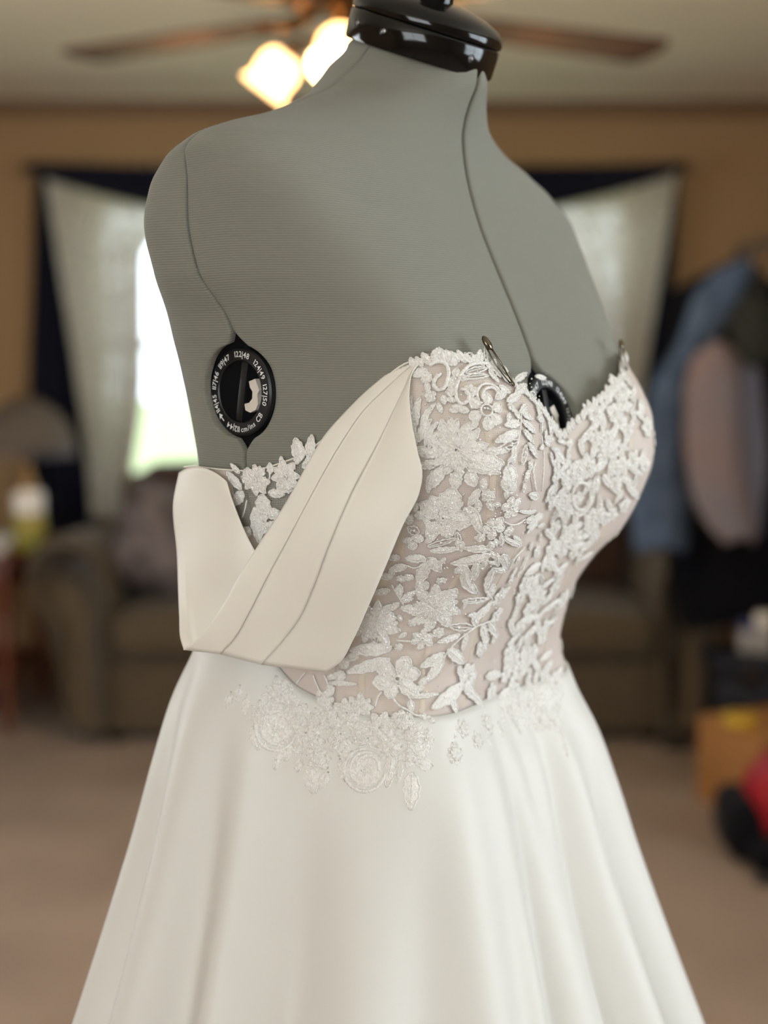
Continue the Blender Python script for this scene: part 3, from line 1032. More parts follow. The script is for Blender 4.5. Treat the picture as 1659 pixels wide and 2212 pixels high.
form = empty('dress_form', (DX, DY, 0), 'grey jersey dress form torso with black neck cap and size dials', 'dress form')
ZD_SIDE, ZD_FRONT, R_DIAL = 1.354, 1.336, 0.0290
Z_LO, Z_HI = 0.96, 1.602
CAP_T = math.radians(21)
CAP_C = np.array([0.0, 0.0315, 1.5925])            # centre of the lower rim, local
CAP_N = np.array([0.0, math.sin(CAP_T), math.cos(CAP_T)])


def gap_half(u0, z, k=0.93):
    """half width (m) of the gap between two panels along the seam u0 at height z"""
    base = {0: 0.0013, 2: 0.00025, 4: 0.001, 6: 0.00025}[u0]
    zd = ZD_FRONT if u0 in (0, 4) else ZD_SIDE
    rc = R_DIAL + 0.0022
    g = np.full_like(z, base)
    d = np.abs(z - zd)
    m = d < rc
    g[m] = np.maximum(base, np.sqrt(rc**2 - d[m]**2)*k)
    m2 = (d >= rc*0.80) & (d < rc + 0.010)
    g = np.where(m2, np.maximum(g, base + 0.012*np.clip((rc + 0.010 - d)/(rc*0.2 + 0.010), 0, 1)**1.6), g)
    return g


def arc_table(z, u_a, u_b, n=200):
    u = np.linspace(u_a, u_b, n)
    P = l2w(FORM(u[None, :].repeat(len(z), 0), z[:, None].repeat(n, 1)))
    d = np.linalg.norm(np.diff(P, axis=1), axis=2)
    s = np.concatenate([np.zeros((len(z), 1)), np.cumsum(d, axis=1)], 1)
    return u, s


zz = np.concatenate([np.linspace(Z_LO, 1.295, 60), np.linspace(1.297, 1.395, 90)[0:], np.linspace(1.398, 1.50, 40), np.linspace(1.5025, Z_HI, 56)])
# arc length up the centre of each panel drives the knit ribs
for (ua, ub) in ((0, 2), (2, 4), (4, 6), (6, 8)):
    u, s = arc_table(zz, ua, ub)
    ga = gap_half(ua % 8, zz.copy(), 0.76 if ua == 6 else 0.93)
    gb = gap_half(ub % 8, zz.copy(), 1.06 if ub == 6 else 0.93)
    NC = 64
    prof = np.concatenate([[0.0, 0.0006, 0.0018, 0.004], ])
    P = []
    UVS = []
    mid = l2w(FORM(np.full_like(zz, (ua+ub)/2), zz))
    vlen = np.concatenate([[0], np.cumsum(np.linalg.norm(np.diff(mid, axis=0), axis=1))]) + Z_LO
    vlen = 0.35*vlen + 0.65*zz
    for j, z in enumerate(zz):
        S = s[j, -1]
        a, b = ga[j], S - gb[j]
        t = np.linspace(0, 1, NC - 8)
        body = a + 0.004 + (b - a - 0.008)*t
        ss = np.concatenate([[a, a + 0.0003, a + 0.0011, a + 0.0024], body, [b - 0.0024, b - 0.0011, b - 0.0003, b]])
        dep = np.concatenate([[0.006, 0.0019, 0.0006, 0.0001], np.zeros(NC - 8), [0.0001, 0.0006, 0.0019, 0.006]])
        uu = np.interp(ss, s[j], u)
        q = l2w(FORM(uu, np.full_like(uu, z)))
        nn = surf_normal(FORM, uu, np.full_like(uu, z))
        P.append(q - nn*dep[:, None])
        UVS.append(np.stack([ss, np.full_like(ss, vlen[j])], -1))
    mb = MB().grid(np.array(P))
    nm = {0: 'front_panel', 2: 'back_panel', 4: 'back_panel', 6: 'front_panel'}[ua]
    o = mesh(nm, mb.v, mb.f, M_knit, form, uv=np.array(UVS).reshape(-1, 2))
# dark core inside the panels, seen through the gaps
uu = np.linspace(0, 8, 97)[:-1]
zc = np.linspace(Z_LO, 1.575, 70)
U, Z = np.meshgrid(uu, zc)
mb = MB().grid(l2w(FORM(U, Z)) - surf_normal(FORM, U, Z)*0.007, True)
mb.f.append(tuple(range(96))[::-1])
mb.f.append(tuple(69*96 + k for k in range(96)))
mb.build('core', M_core, form)

# neck cap: ring, dome, pole, screws, in a frame tilted forward
ax = Vector(l2w(CAP_N) - l2w(np.zeros(3))).normalized()
cw = Vector(l2w(CAP_C))
fw = Vector((math.sin(PHI), -math.cos(PHI), 0))
fx = (fw - ax*fw.dot(ax)).normalized()
fy = ax.cross(fx)
CM = Matrix((( fx.x, fy.x, ax.x, cw.x), (fx.y, fy.y, ax.y, cw.y), (fx.z, fy.z, ax.z, cw.z), (0, 0, 0, 1)))
cap = MB().lathe([(0.030, -0.004), (0.0540, -0.003), (0.0550, -0.001), (0.0552, 0.009), (0.0553, 0.0165), (0.0543, 0.0178)], CM, 72).build('neck_ring', M_gloss, form, autosmooth=50)
MB().lathe([(0.0530, 0.0179), (0.0552, 0.0188), (0.0557, 0.0215), (0.0548, 0.0255), (0.050, 0.0305), (0.040, 0.0350), (0.026, 0.0380), (0.015, 0.0390)], CM, 72).build('neck_dome', M_gloss, form, autosmooth=50)
MB().lathe([(0.0140, 0.0375), (0.0130, 0.041), (0.0130, 0.080), (0.016, 0.085), (0.016, 0.095), (0.009, 0.103)], CM, 40).build('neck_pole', M_gloss, form, autosmooth=50)
for deg in (-13, -83, -112, 60, 130, -165):
    a = math.radians(deg)
    d = fx*math.cos(a) + fy*math.sin(a)
    p = cw + ax*0.0085 + d*0.0552
    SM = Matrix.Translation(p) @ d.to_track_quat('Z', 'Y').to_matrix().to_4x4()
    sc = MB().lathe([(0.0030, -0.003), (0.0030, 0.0002), (0.0024, 0.0002), (0.0024, -0.0004), (0.0002, -0.0004)], SM, 16, cap=False).build('screw', M_gloss, cap)
    MB().lathe([(0.0021, -0.002), (0.0021, -0.0001), (0.0014, 0.0005), (0.0002, 0.0006)], SM, 14).box(SM @ Vector((0, 0, 0.0006)), (0.0005, 0.003, 0.0004), SM.to_3x3()).build('screw_head', M_steel, cap)

# stand under the skirt
MB().lathe([(0.019, 0.10), (0.019, 0.97)], Matrix.Translation((DX, DY, 0)), 24).build('stand_pole', M_gloss, form)
for k in range(4):
    a = math.pi/2*k + 0.4
    d = Vector((math.cos(a), math.sin(a), 0))
    b = Vector((DX, DY, 0))
    MB().tube(smooth_path([b + Vector((0, 0, 0.13)), b + d*0.12 + Vector((0, 0, 0.08)), b + d*0.28 + Vector((0, 0, 0.012))], 10), 0.012, 10).build('stand_leg', M_gloss, form)

# --------------------------------------------------------------- size dials
GLYPH = {}


def glyph(ch):
    if ch not in GLYPH:
        c = bpy.data.curves.new('g', 'FONT')
        c.body = ch
        c.size = 1.0
        c.resolution_u = 3
        c.offset = 0.012
        o = bpy.data.objects.new('g', c)
        COL.objects.link(o)
        dg = bpy.context.evaluated_depsgraph_get()
        me = bpy.data.meshes.new_from_object(o.evaluated_get(dg))
        V = np.array([v.co[:2] for v in me.vertices]) if len(me.vertices) else np.zeros((0, 2))
        F = [list(p.vertices) for p in me.polygons]
        GLYPH[ch] = (V, F)
        bpy.data.objects.remove(o)
        bpy.data.curves.remove(c)
        bpy.data.meshes.remove(me)
    return GLYPH[ch]


def dial(u0, zd, spin, turn=0.0, sink=0.0, lettered=True):
    P = Vector(l2w(FORM(np.array([u0]), np.array([zd])))[0])
    n = Vector(surf_normal(FORM, np.array([u0*1.0]), np.array([zd]))[0])
    n = Matrix.Rotation(math.radians(turn), 3, 'Z') @ n
    up = Vector((0, 0, 1))
    up = (up - n*up.dot(n)).normalized()
    rt = up.cross(n)
    c = P - n*(0.0018 + sink)
    DM = Matrix(((rt.x, up.x, n.x, c.x), (rt.y, up.y, n.y, c.y), (rt.z, up.z, n.z, c.z), (0, 0, 0, 1)))
    R, r = R_DIAL, 0.0202
    rim = MB().lathe([(R, -0.008), (R, 0.0010), (R-0.0012, 0.0022), (r+0.0008, 0.0024), (r, 0.0016), (r, -0.009)], DM, 72, cap=False).build('dial', M_dialblack, form, autosmooth=40)
    MB().lathe([(r+0.001, -0.0095), (0.001, -0.0095)], DM, 48).build('dial_well', M_core, rim)
    R3 = DM.to_3x3()
    a = math.radians(spin)
    RB = R3 @ Matrix.Rotation(a, 3, 'Z')
    MB().box(DM @ Vector((0, 0, -0.003)), (0.0062, 2*r - 0.0006, 0.007), RB, bevel=0.0006).build('dial_bar', M_dialblack, rim, autosmooth=40)
    # ivory lever: an arm with a hook, extruded
    sh = [(0.002, 0.0095), (0.0085, 0.0115), (0.0125, 0.0035), (0.0105, 0.0005), (0.0110, -0.0065), (0.0085, -0.0105), (0.0030, -0.0125), (-0.0020, -0.0110), (-0.0030, -0.0065),
          (0.0020, -0.0055), (0.0052, -0.0025), (0.0055, 0.0025), (0.0030, 0.0055)]
    V = [DM @ Vector((x*0.92+0.0042, y*0.92-0.002, -0.0005)) for x, y in sh] + [DM @ Vector((x*0.92+0.0042, y*0.92-0.002, -0.0055)) for x, y in sh]
    k = len(sh)
    F = [tuple(range(k))[::-1], tuple(range(k, 2*k))] + [(i, i+k, (i+1) % k + k, (i+1) % k) for i in range(k)]
    mesh('dial_lever', V, F, M_tab, rim, smooth=False)
    if not lettered:
        return rim
    mb = MB()
    rad = (R + r)/2.0

    def text(s, centre_deg, size, inward=False, gap=0.0006):
        """centre_deg clockwise from the top; tops outward unless inward"""
        glyphs = []
        for ch in s:
            V, F = glyph(ch)
            w = (V[:, 0].max() - V[:, 0].min())*size if len(V) else size*0.3
            glyphs.append((V, F, w))
        tot = sum(g[2] for g in glyphs) + gap*(len(s) - 1)
        x = -tot/2
        for V, F, w in glyphs:
            if len(V):
                mid = x + w/2
                ang = math.radians(centre_deg) + (-(mid)/rad if inward else mid/rad)
                er = Vector((math.sin(ang), math.cos(ang)))
                et = Vector((math.cos(ang), -math.sin(ang)))
                cx = (V[:, 0].max() + V[:, 0].min())/2
                cyy = 0.345
                Q = []
                for gx, gy in V:
                    lx, ly = (gx - cx)*size, (gy - cyy)*size
                    p = er*(rad + (-ly if inward else ly)) + et*(-lx if inward else lx)
                    Q.append(DM @ Vector((p.x, p.y, 0.00255)))
                mb.add(Q, F)
            x += w + gap
    seq = [('114|45', -110), ('117|46', -73), ('119|47', -36), ('122|48', 7), ('124|49', 53), ('127|50', 94), ('112|44', -165)]
    for s, d in seq:
        text(s, d, 0.0053)
    text('cm/ins', 161, 0.0049, True)
    text('CB', 131, 0.0053, True)
    # arrow after 112|44
    for d0, d1, w in ((-142, -133, 0.0008),):
        pts = []
        for dd in np.linspace(d0, d1, 6):
            an = math.radians(dd)
            pts.append((math.sin(an)*rad, math.cos(an)*rad))
        V = []
        for (x, y) in pts:
            L = math.hypot(x, y)
            V += [DM @ Vector((x*(1 - w/2/L), y*(1 - w/2/L), 0.00255)), DM @ Vector((x*(1 + w/2/L), y*(1 + w/2/L), 0.00255))]
        mb.add(V, [(2*i, 2*i+1, 2*i+3, 2*i+2) for i in range(5)])
        an, bn = math.radians(-134), math.radians(-126.5)
        mb.add([DM @ Vector((math.sin(an)*(rad-0.0021), math.cos(an)*(rad-0.0021), 0.00255)), DM @ Vector((math.sin(an)*(rad+0.0021), math.cos(an)*(rad+0.0021), 0.00255)),
                DM @ Vector((math.sin(bn)*rad, math.cos(bn)*rad, 0.00255))], [(0, 1, 2)])
    t = mb.build('dial_lettering', M_print, rim, smooth=False)
    t['kind'] = 'stuff'
    return rim


dial(5.955, ZD_SIDE, -10, turn=-12, sink=0.0032)
dial(0.0, ZD_FRONT, -4, sink=0.0038)
dial(2.0, ZD_SIDE, 0)

# ---------------------------------------------------------------- the wedding dress
def satin_material(name, col):
    m = mat(name, col, 0.52, 0.35, sheen=0.15)
    nt = m.node_tree
    b = nt.nodes['Principled BSDF']
    tc = nt.nodes.new('ShaderNodeTexCoord')
    n = nt.nodes.new('ShaderNodeTexNoise')
    n.inputs['Scale'].default_value = 1500
    n.inputs['Detail'].default_value = 1.0
    bp = nt.nodes.new('ShaderNodeBump')
    bp.inputs['Strength'].default_value = 0.10
    bp.inputs['Distance'].default_value = 0.0004
    nt.links.new(tc.outputs['Object'], n.inputs['Vector'])
    nt.links.new(n.outputs['Fac'], bp.inputs['Height'])
    nt.links.new(bp.outputs['Normal'], b.inputs['Normal'])
    return m


def lace_material():
    m = mat('white_embroidery_thread', hexlin(228, 225, 219), 0.55, 0.35, sheen=0.1)
    nt = m.node_tree
    b = nt.nodes['Principled BSDF']
    tc = nt.nodes.new('ShaderNodeTexCoord')
    n = nt.nodes.new('ShaderNodeTexNoise')
    n.inputs['Scale'].default_value = 800
    n.inputs['Detail'].default_value = 2.0
    cr = nt.nodes.new('ShaderNodeValToRGB')
    cr.color_ramp.elements[0].position = 0.36
    cr.color_ramp.elements[1].position = 0.66
    cr.color_ramp.elements[0].color = hexlin(216, 211, 203)
    cr.color_ramp.elements[1].color = hexlin(238, 235, 230)
    nt.links.new(n.outputs['Fac'], cr.inputs['Fac'])
    nt.links.new(cr.outputs['Color'], b.inputs['Base Color'])
    v = nt.nodes.new('ShaderNodeTexVoronoi')
    v.inputs['Scale'].default_value = 1100
    ad = nt.nodes.new('ShaderNodeMath')
    ad.operation = 'SUBTRACT'
    bp = nt.nodes.new('ShaderNodeBump')
    bp.inputs['Strength'].default_value = 0.5
    bp.inputs['Distance'].default_value = 0.0008
    nt.links.new(tc.outputs['Object'], n.inputs['Vector'])
    nt.links.new(tc.outputs['Object'], v.inputs['Vector'])
    nt.links.new(n.outputs['Fac'], ad.inputs[0])
    nt.links.new(v.outputs['Distance'], ad.inputs[1])
    nt.links.new(ad.outputs[0], bp.inputs['Height'])
    nt.links.new(bp.outputs['Normal'], b.inputs['Normal'])
    return m


def tulle_material():
    m = bpy.data.materials.new('ivory_tulle_net')
    m.use_nodes = True
    nt = m.node_tree
    b = nt.nodes['Principled BSDF']
    b.inputs['Base Color'].default_value = hexlin(226, 218, 206)
    b.inputs['Roughness'].default_value = 0.7
    uv = nt.nodes.new('ShaderNodeUVMap')
    v = nt.nodes.new('ShaderNodeTexVoronoi')
    v.feature = 'DISTANCE_TO_EDGE'
    v.voronoi_dimensions = '2D'
    v.inputs['Scale'].default_value = 900
    v.inputs['Randomness'].default_value = 0.35
    r = nt.nodes.new('ShaderNodeMapRange')
    r.inputs['From Min'].default_value = 0.02
    r.inputs['From Max'].default_value = 0.16
    r.inputs['To Min'].default_value = 0.62
    r.inputs['To Max'].default_value = 0.02
    nt.links.new(uv.outputs[0], v.inputs['Vector'])
    nt.links.new(v.outputs['Distance'], r.inputs['Value'])
    nt.links.new(r.outputs[0], b.inputs['Alpha'])
    return m


M_satin = satin_material('cream_satin', hexlin(223, 217, 205))
M_skirt = satin_material('soft_white_satin', hexlin(211, 208, 201))
M_lace = lace_material()
M_tulle = tulle_material()
M_lining = mat('nude_lining', hexlin(208, 194, 183), 0.6, 0.3, noise=(18, hexlin(203, 187, 181)), bump=('noise', 500, 0.1, 0.0006))
M_bone = mat('beige_boning_tape', hexlin(208, 193, 176), 0.6, 0.3)
M_sequin = mat('clear_glass_beads', hexlin(240, 238, 234), 0.08, 1.0, coat=1.0, metal=0.35)

dress = empty('wedding_dress', (DX, DY, 0), 'ivory wedding gown with lace bodice and satin skirt on the dress form', 'dress')
_tu = [5.6, 6.0, 6.235, 6.465, 6.65, 6.80, 7.0, 7.2, 7.33, 7.57, 7.8, 8.0]
_tz = [1.304, 1.303, 1.313, 1.343, 1.364, 1.374, 1.378, 1.375, 1.364, 1.351, 1.337, 1.322]


def z_top(u):
    u = np.asarray(u, float) % 8
    v = np.where(u < 4, 8 - u, u)            # mirror to the near side
    r = pchip(_tu, np.array(_tz), v.ravel()).reshape(v.shape)
    return np.where(v < 5.6, 1.304 - 0.012*np.clip((5.6 - v)/1.6, 0, 1), r)


def z_waist(u):
    u = np.asarray(u, float) % 8
    v = np.where(u < 4, 8 - u, u)
    return pchip([4.0, 5.6, 5.9, 6.1, 6.3, 6.7, 8.0], np.array([1.185, 1.185, 1.186, 1.176, 1.154, 1.138, 1.133]), v.ravel()).reshape(v.shape)


def bodice_grid(us, nz, off, z0=None, z1=None):
    U = us[None, :].repeat(nz, 0)
    t = np.linspace(0, 1, nz)[:, None]
    lo = z_waist(us) if z0 is None else np.full_like(us, z0)
    hi = z_top(us) if z1 is None else np.full_like(us, z1)
    Z = lo[None] + (hi - lo)[None]*t
    P = l2w(BODICE(U, Z)) + surf_normal(BODICE, U, Z)*off
    return P, U, Z


bod = None
for nm, ua, ub, label in (('bodice', -1.52, 1.52, None), ('bodice_back', 2.08, 5.92, None), ('bodice_side', 5.90, 6.50, None), ('bodice_side', 1.50, 2.10, None)):
    us = np.linspace(ua, ub, 150)
    P, U, Z = bodice_grid(us, 70, 0.0 if nm != 'bodice_side' else -0.0002, z1=None if nm != 'bodice_side' else 1.262)
    o = MB().grid(P).build(nm, M_lining, dress)
    so = o.modifiers.new('thickness', 'SOLIDIFY')
    so.thickness = 0.0012
    so.offset = -1
    if bod is None:
        bod = o
# tulle shell over the whole bodice
us = np.linspace(0, 8, 321)
P, U, Z = bodice_grid(us, 80, 0.0011)
seg = np.linalg.norm(np.diff(P[40], axis=0), axis=1)
arc = np.concatenate([[0], np.cumsum(seg)])
UV = np.stack([arc[None].repeat(80, 0), Z], -1).reshape(-1, 2)
mb = MB().grid(P)
tulle = mesh('tulle_overlay', mb.v, mb.f, M_tulle, dress, uv=UV)
# boning tapes under the tulle
for u0 in (6.62, 6.98, 7.42, 0.58, 1.02, 1.38, 3.0, 5.0):
    z1 = float(z_top(np.array([u0]))[()] if False else z_top(np.array([u0]))[0]) - 0.004
    z0 = float(z_waist(np.array([u0]))[0]) + 0.002
    zs_ = np.linspace(z0, z1, 40)
    Q = []
    for w, off in ((-0.022, 0.0), (-0.016, 0.0006), (0.016, 0.0006), (0.022, 0.0)):
        uu_ = np.full_like(zs_, u0 + w)
        Q.append(l2w(BODICE(uu_, zs_)) + surf_normal(BODICE, uu_, zs_)*off)
    MB().grid(np.array(Q)).build('boning_tape', M_bone, dress)
# waist and neckline edging cords
us = np.linspace(0, 8, 241)[:-1]
p = l2w(BODICE(us, z_top(us))) + surf_normal(BODICE, us, z_top(us))*0.0008
MB().tube(p, 0.0006, 6, closed=True).build('neckline_binding', M_satin, dress)

# ------------------------------------------------ skirt
FLH = [0.0, 0.02, 0.05, 0.09, 0.14, 0.18, 0.27, 0.60, 1.11]
FLR = [0.0016, 0.010, 0.024, 0.036, 0.049, 0.061, 0.090, 0.205, 0.40]
# folds: (azimuth in degrees from the camera side, width, height at h=0.27, where it starts)
FOLDS = [(34, 4.5, 0.010, 0.02), (41, 5, -0.010, 0.03), (21, 7, 0.010, 0.03), (9, 6, -0.009, 0.05), (-4, 7, 0.010, 0.05), (-17, 5, -0.009, 0.05), (-30, 4, 0.008, 0.05),
         (-37, 4.0, -0.012, 0.02), (-46, 5, 0.010, 0.02), (-55, 4.5, -0.012, 0.01), (-64, 5, 0.010, 0.02), (-74, 5, -0.010, 0.02), (-84, 6, 0.012, 0.03),
         (52, 7, 0.006, 0.02), (63, 4, -0.010, 0.02), (72, 6, 0.012, 0.02), (82, 4, -0.012, 0.03), (92, 6, 0.012, 0.02)]
for k in range(9):
    FOLDS.append((108 + k*17.5, 6.0, 0.014 if k % 2 else -0.012, 0.02))


def skirt_points(us, hs, off=0.0):
    B = l2w(BODICE(us, z_waist(us)))
    d = B[:, :2] - np.array([DX, DY])
    rad = np.linalg.norm(d, axis=1)
    d = d/rad[:, None]
    az = np.degrees(np.arctan2(d[:, 0], -d[:, 1]))
    P = np.zeros((len(hs), len(us), 3))
    fl = pchip(FLH, np.array(FLR), hs)
    for j, h in enumerate(hs):
        f = np.zeros(len(us))
        for (c, w, a, h0) in FOLDS:
            dd = (az - c + 180) % 360 - 180
            drift = 0.0
            f += 1.45*a*np.clip((h - h0)/0.25, 0, 3.2)**0.85*np.exp(-(dd/w)**2)
        # small gathers right under the waist on the far front
        f += 0.0016*np.sin(np.radians(az)*26)*np.exp(-((h - 0.06)/0.05)**2)*np.exp(-((az - 55)/35)**2)
        r = fl[j] + f + off
        P[j, :, :2] = B[:, :2] + d*r[:, None]
        P[j, :, 2] = z_waist(us)*(1 - h/1.13) - h + 0*us + (h/1.13)*1.134
    return P


us = np.linspace(0, 8, 641)[:-1]
hs = np.concatenate([np.linspace(0, 0.30, 60), np.linspace(0.31, 1.118, 60)])
SP = skirt_points(us, hs)
SP[..., 2] = np.maximum(SP[..., 2], 0.012)
skirt = MB().grid(SP, True).build('skirt', M_skirt, dress)
so = skirt.modifiers.new('thickness', 'SOLIDIFY')
so.thickness = 0.0012
so.offset = -1
# side seam of the skirt and waist binding
i_seam = np.argmin(np.abs(us - 6.22))
q = [SP[j, i_seam] for j in range(4, 115)]
nrm = []
for v in q:
    d = np.array([v[0]-DX, v[1]-DY, 0.25*0.2])
    nrm.append(d/np.linalg.norm(d))
MB().tube([np.array(a) + np.array(n)*0.0002 for a, n in zip(q, nrm)], 0.0008, 6).build('skirt_seam', M_skirt, dress)
MB().tube(SP[0], 0.0008, 6, closed=True).build('waist_seam', M_skirt, dress)

# ------------------------------------------------ draped off-the-shoulder sleeve
def curve3(pts, n):
    return smooth_path([(a, b, c*1000.0) for a, b, c in pts], n)*np.array([1, 1, 0.001])


NS = 60
cL = curve3([(918, 764, .872), (862, 790, .868), (798, 838, .866), (742, 893, .866), (698, 944, .867), (660, 1009, .869), (613, 1092, .873), (552, 1186, .880), (516, 1244, .884), (468, 1327, .891), (411, 1392, .899), (396, 1404, .903)], NS)
cA = curve3([(921, 764, .8705), (880, 796, .866), (838, 835, .862), (785, 887, .860), (743, 947, .860), (678, 1059, .863), (628, 1153, .867), (577, 1247, .872), (534, 1331, .878), (505, 1381, .884), (474, 1413, .890)], NS)
cB = curve3([(924, 764, .870), (890, 800, .864), (868, 848, .858), (823, 944, .852), (758, 1067, .852), (707, 1186, .856), (678, 1265, .861), (649, 1331, .867), (610, 1385, .874), (563, 1436, .881)], NS)
cR = curve3([(927, 765, .870), (894, 796, .864), (884, 845, .856), (888, 905, .849), (901, 972, .844), (912, 1022, .842), (905, 1066, .843), (872, 1130, .846), (836, 1215, .852), (800, 1300, .859), (762, 1385, .868), (736, 1430, .874), (703, 1453, .880)], NS)
cols = []


def band(c0, c1, n, lift0, lift1, sag):
    out = []
    for k in range(n):
        t = k/(n - 1)
        c = c0*(1 - t) + c1*t
        c = c.copy()
        s = np.linspace(0, 1, NS)
        c[:, 2] += (lift0*(1 - t) + lift1*t) - sag*math.sin(math.pi*t)*np.sin(math.pi*s)
        out.append(c)
    return out


cols += band(cL, cA, 12, 0.0015, 0.0, 0.0016)
cols += band(cA, cB, 14, 0.0012, 0.0, 0.0018)
cols += band(cB, cR, 16, 0.0012, 0.0, 0.0030)
G = np.array(cols)                       # cols x NS x (px, py, Y)


def to3(G):
    sh = G.shape[:2]
    return np.array([at(*g) for g in G.reshape(-1, 3)]).reshape(sh + (3,))


W = to3(G)
# soft hollows along the drape
for i in range(W.shape[0]):
    for j in range(W.shape[1]):
        t, s = i/(W.shape[0]-1), j/(NS-1)
        W[i, j, 1] += 0.0035*math.sin(5.5*s + 2.2*t)*math.sin(math.pi*s) + 0.002*math.sin(11*s - 3*t)*math.sin(math.pi*s)
sleeve = MB().grid(W).build('sleeve_drape', M_satin, dress)
so = sleeve.modifiers.new('thickness', 'SOLIDIFY')
so.thickness = 0.0011
# the ply that turns under at the lower fold and rises to the back of the bodice
bl = curve3([(386, 1021, .945), (373, 1085, .940), (379, 1200, .930), (387, 1330, .916), (391, 1385, .910), (397, 1403, .906)], NS)
bm_ = curve3([(434, 1010, .912), (436, 1080, .910), (452, 1180, .906), (470, 1290, .905), (485, 1380, .900), (500, 1412, .898)], NS)
br = curve3([(490, 1040, .898), (500, 1075, .896), (527, 1140, .896), (565, 1210, .894), (625, 1310, .890), (690, 1445, .886)], NS)
cols = []
for t_ in np.linspace(0, 1, 31):
    cols.append(bl*(2*(t_ - 0.5)*(t_ - 1)) + bm_*(-4*t_*(t_ - 1)) + br*(2*t_*(t_ - 0.5)))
W2 = to3(np.array(cols))
for i in range(W2.shape[0]):
    for j in range(NS):
        t, s = i/(W2.shape[0]-1), j/(NS-1)
        W2[i, j, 1] += 0.006*math.sin(3.5*t + 4.0*s)*math.sin(math.pi*min(1, s*1.05)) - 0.002*math.exp(-((t - 0.10 - 0.10*s)/0.03)**2)*s
back_ply = MB().grid(W2).build('sleeve_back_ply', M_satin, dress)
so = back_ply.modifiers.new('thickness', 'SOLIDIFY')
so.thickness = 0.0011
# folded lower rim joining the two plies
rim_a = W[:, -1]
ti = np.linspace(0, 1, len(rim_a))
rim_b = np.array([W2[int(round(t*(W2.shape[0]-1))), -1] for t in ti])
rim = []
for k in range(7):
    t = k/6
    q = rim_a*(1 - t) + rim_b*t
    q[:, 2] += 0.0015*t
    rim.append(q)
MB().grid(np.array(rim)).build('sleeve_fold', M_satin, dress)

# ---------------------------------------------------------------- lace appliques laid on the bodice and the top of the skirt
us = np.linspace(0, 8, 321)[:-1]
t = np.linspace(0, 1, 90)[:, None]
lo = z_waist(us) - 0.004
Zb = lo[None] + (1.412 - lo)[None]*t
Ub = us[None].repeat(90, 0)
PB = l2w(BODICE(Ub, Zb)) + surf_normal(BODICE, Ub, Zb)*0.0014
mbv = MB().grid(PB, True)
mbv.grid(skirt_points(us, np.linspace(0, 0.30, 60), 0.0008), True)
BVH = BVHTree.FromPolygons([Vector(v) for v in mbv.v], mbv.f)
CAM = Vector((0, 0, CAMZ))


def outward(p, n):
    d = Vector((p.x - DX, p.y - DY, 0.0))
    return -n if n.dot(d) < 0 else n


def hit(px, py):
    d = Vector(at(px, py, 1.0)) - CAM
    r = BVH.ray_cast(CAM, d.normalized())
    if r[0] is None:
        # nearest surface point to the ray where it passes the form
        q = Vector(at(px, py, 1.0))
        r = BVH.find_nearest(q)
    return r[0].copy(), outward(r[0], r[1].copy())


def onto(p, h, free=0.0):
    loc, nrm, _, dist = BVH.find_nearest(p)
    nrm = outward(loc, nrm)
    return loc + nrm*(h + free)


OCC = []
LACE = {'flower': 0, 'leaf': 0, 'vine': 0, 'scallop': 0}
BEADS = MB()
N_BEAD = [0]


def bead(p, n, r):
    q = onto(p, r*0.6)
    BEADS.sphere(q, r, 1)
    N_BEAD[0] += 1


def petal_grid(base, axis, side, L, wid, bend=0.0, na=10, nb=7, power=0.85, rim=0.0010, dome=0.0007, lift=0.0, hollow=False, base_h=0.0003, seed=0.0, cord=0.00055):
    """one embroidered petal or leaf: a satin-stitched field, a corded outline and a corded middle vein"""
    mb = MB()
    V = np.zeros((na, nb, 3))
    for i in range(na):
        a = i/(na - 1)
        w = wid*0.5*(math.sin(math.pi*min(1.0, max(0.0, a**power)*0.94 + 0.03))**0.8)
        w = max(w, wid*0.05)
        off = bend*math.sin(math.pi*a)
        for j in range(nb):
            b = -1 + 2*j/(nb - 1)
            ragged = 1 + 0.12*math.sin(7.3*a*math.pi + 3*seed + (2 if b > 0 else 0))*abs(b)
            p = base + axis*(L*a) + side*(b*w*ragged + off)
            rib = math.sin(a*na*1.9 + abs(b)*4 + seed)
            h = base_h + dome*(1 - b*b)*math.sin(math.pi*min(1, a + 0.05)) + 0.00022*rib
            V[i, j] = onto(p, h, lift*a*a)
    if not hollow:
        mb.grid(V)
    ring = [V[i, 0] for i in range(na)] + [V[na-1, j] for j in range(1, nb-1)] + [V[i, nb-1] for i in range(na-1, -1, -1)] + [V[0, j] for j in range(nb-2, 0, -1)]
    ring = [Vector(p) for p in ring]
    rr = [cord*(1 + 0.28*math.sin(2.4*k + seed)) for k in range(len(ring))]
    mb.tube(ring, rr, 5, closed=True)
    k0 = 1 if na > 8 else 0
    vein = [Vector(V[i, nb//2]) for i in range(k0, na - 1)]
    if len(vein) > 2 and wid > 0.0028:
        mb.tube(vein, [cord*0.75*(1 - 0.5*k/len(vein)) for k in range(len(vein))], 5)
    return mb.v, mb.f


def frame_at(p, n, dpx):
    """tangent direction on the surface that runs along the image direction dpx at point p"""
    d = Vector(at(829.5 + dpx[0], 1106 + dpx[1], 1.0)) - Vector(at(829.5, 1106, 1.0))
    a = d - n*d.dot(n)
    if a.length < 1e-6:
        a = n.orthogonal()
    a.normalize()
    return a, n.cross(a)


PXM = FPX/0.90                   # pixels per metre on the near side of the bodice


OVER = MB()


def new_lace(kind, mb):
    LACE[kind] += 1
    if kind == 'leaf' and LACE[kind] > 295:
        OVER.add(mb.v, mb.f)
        return None
    o = mb.build('lace_' + kind, M_lace, bod)
    return o


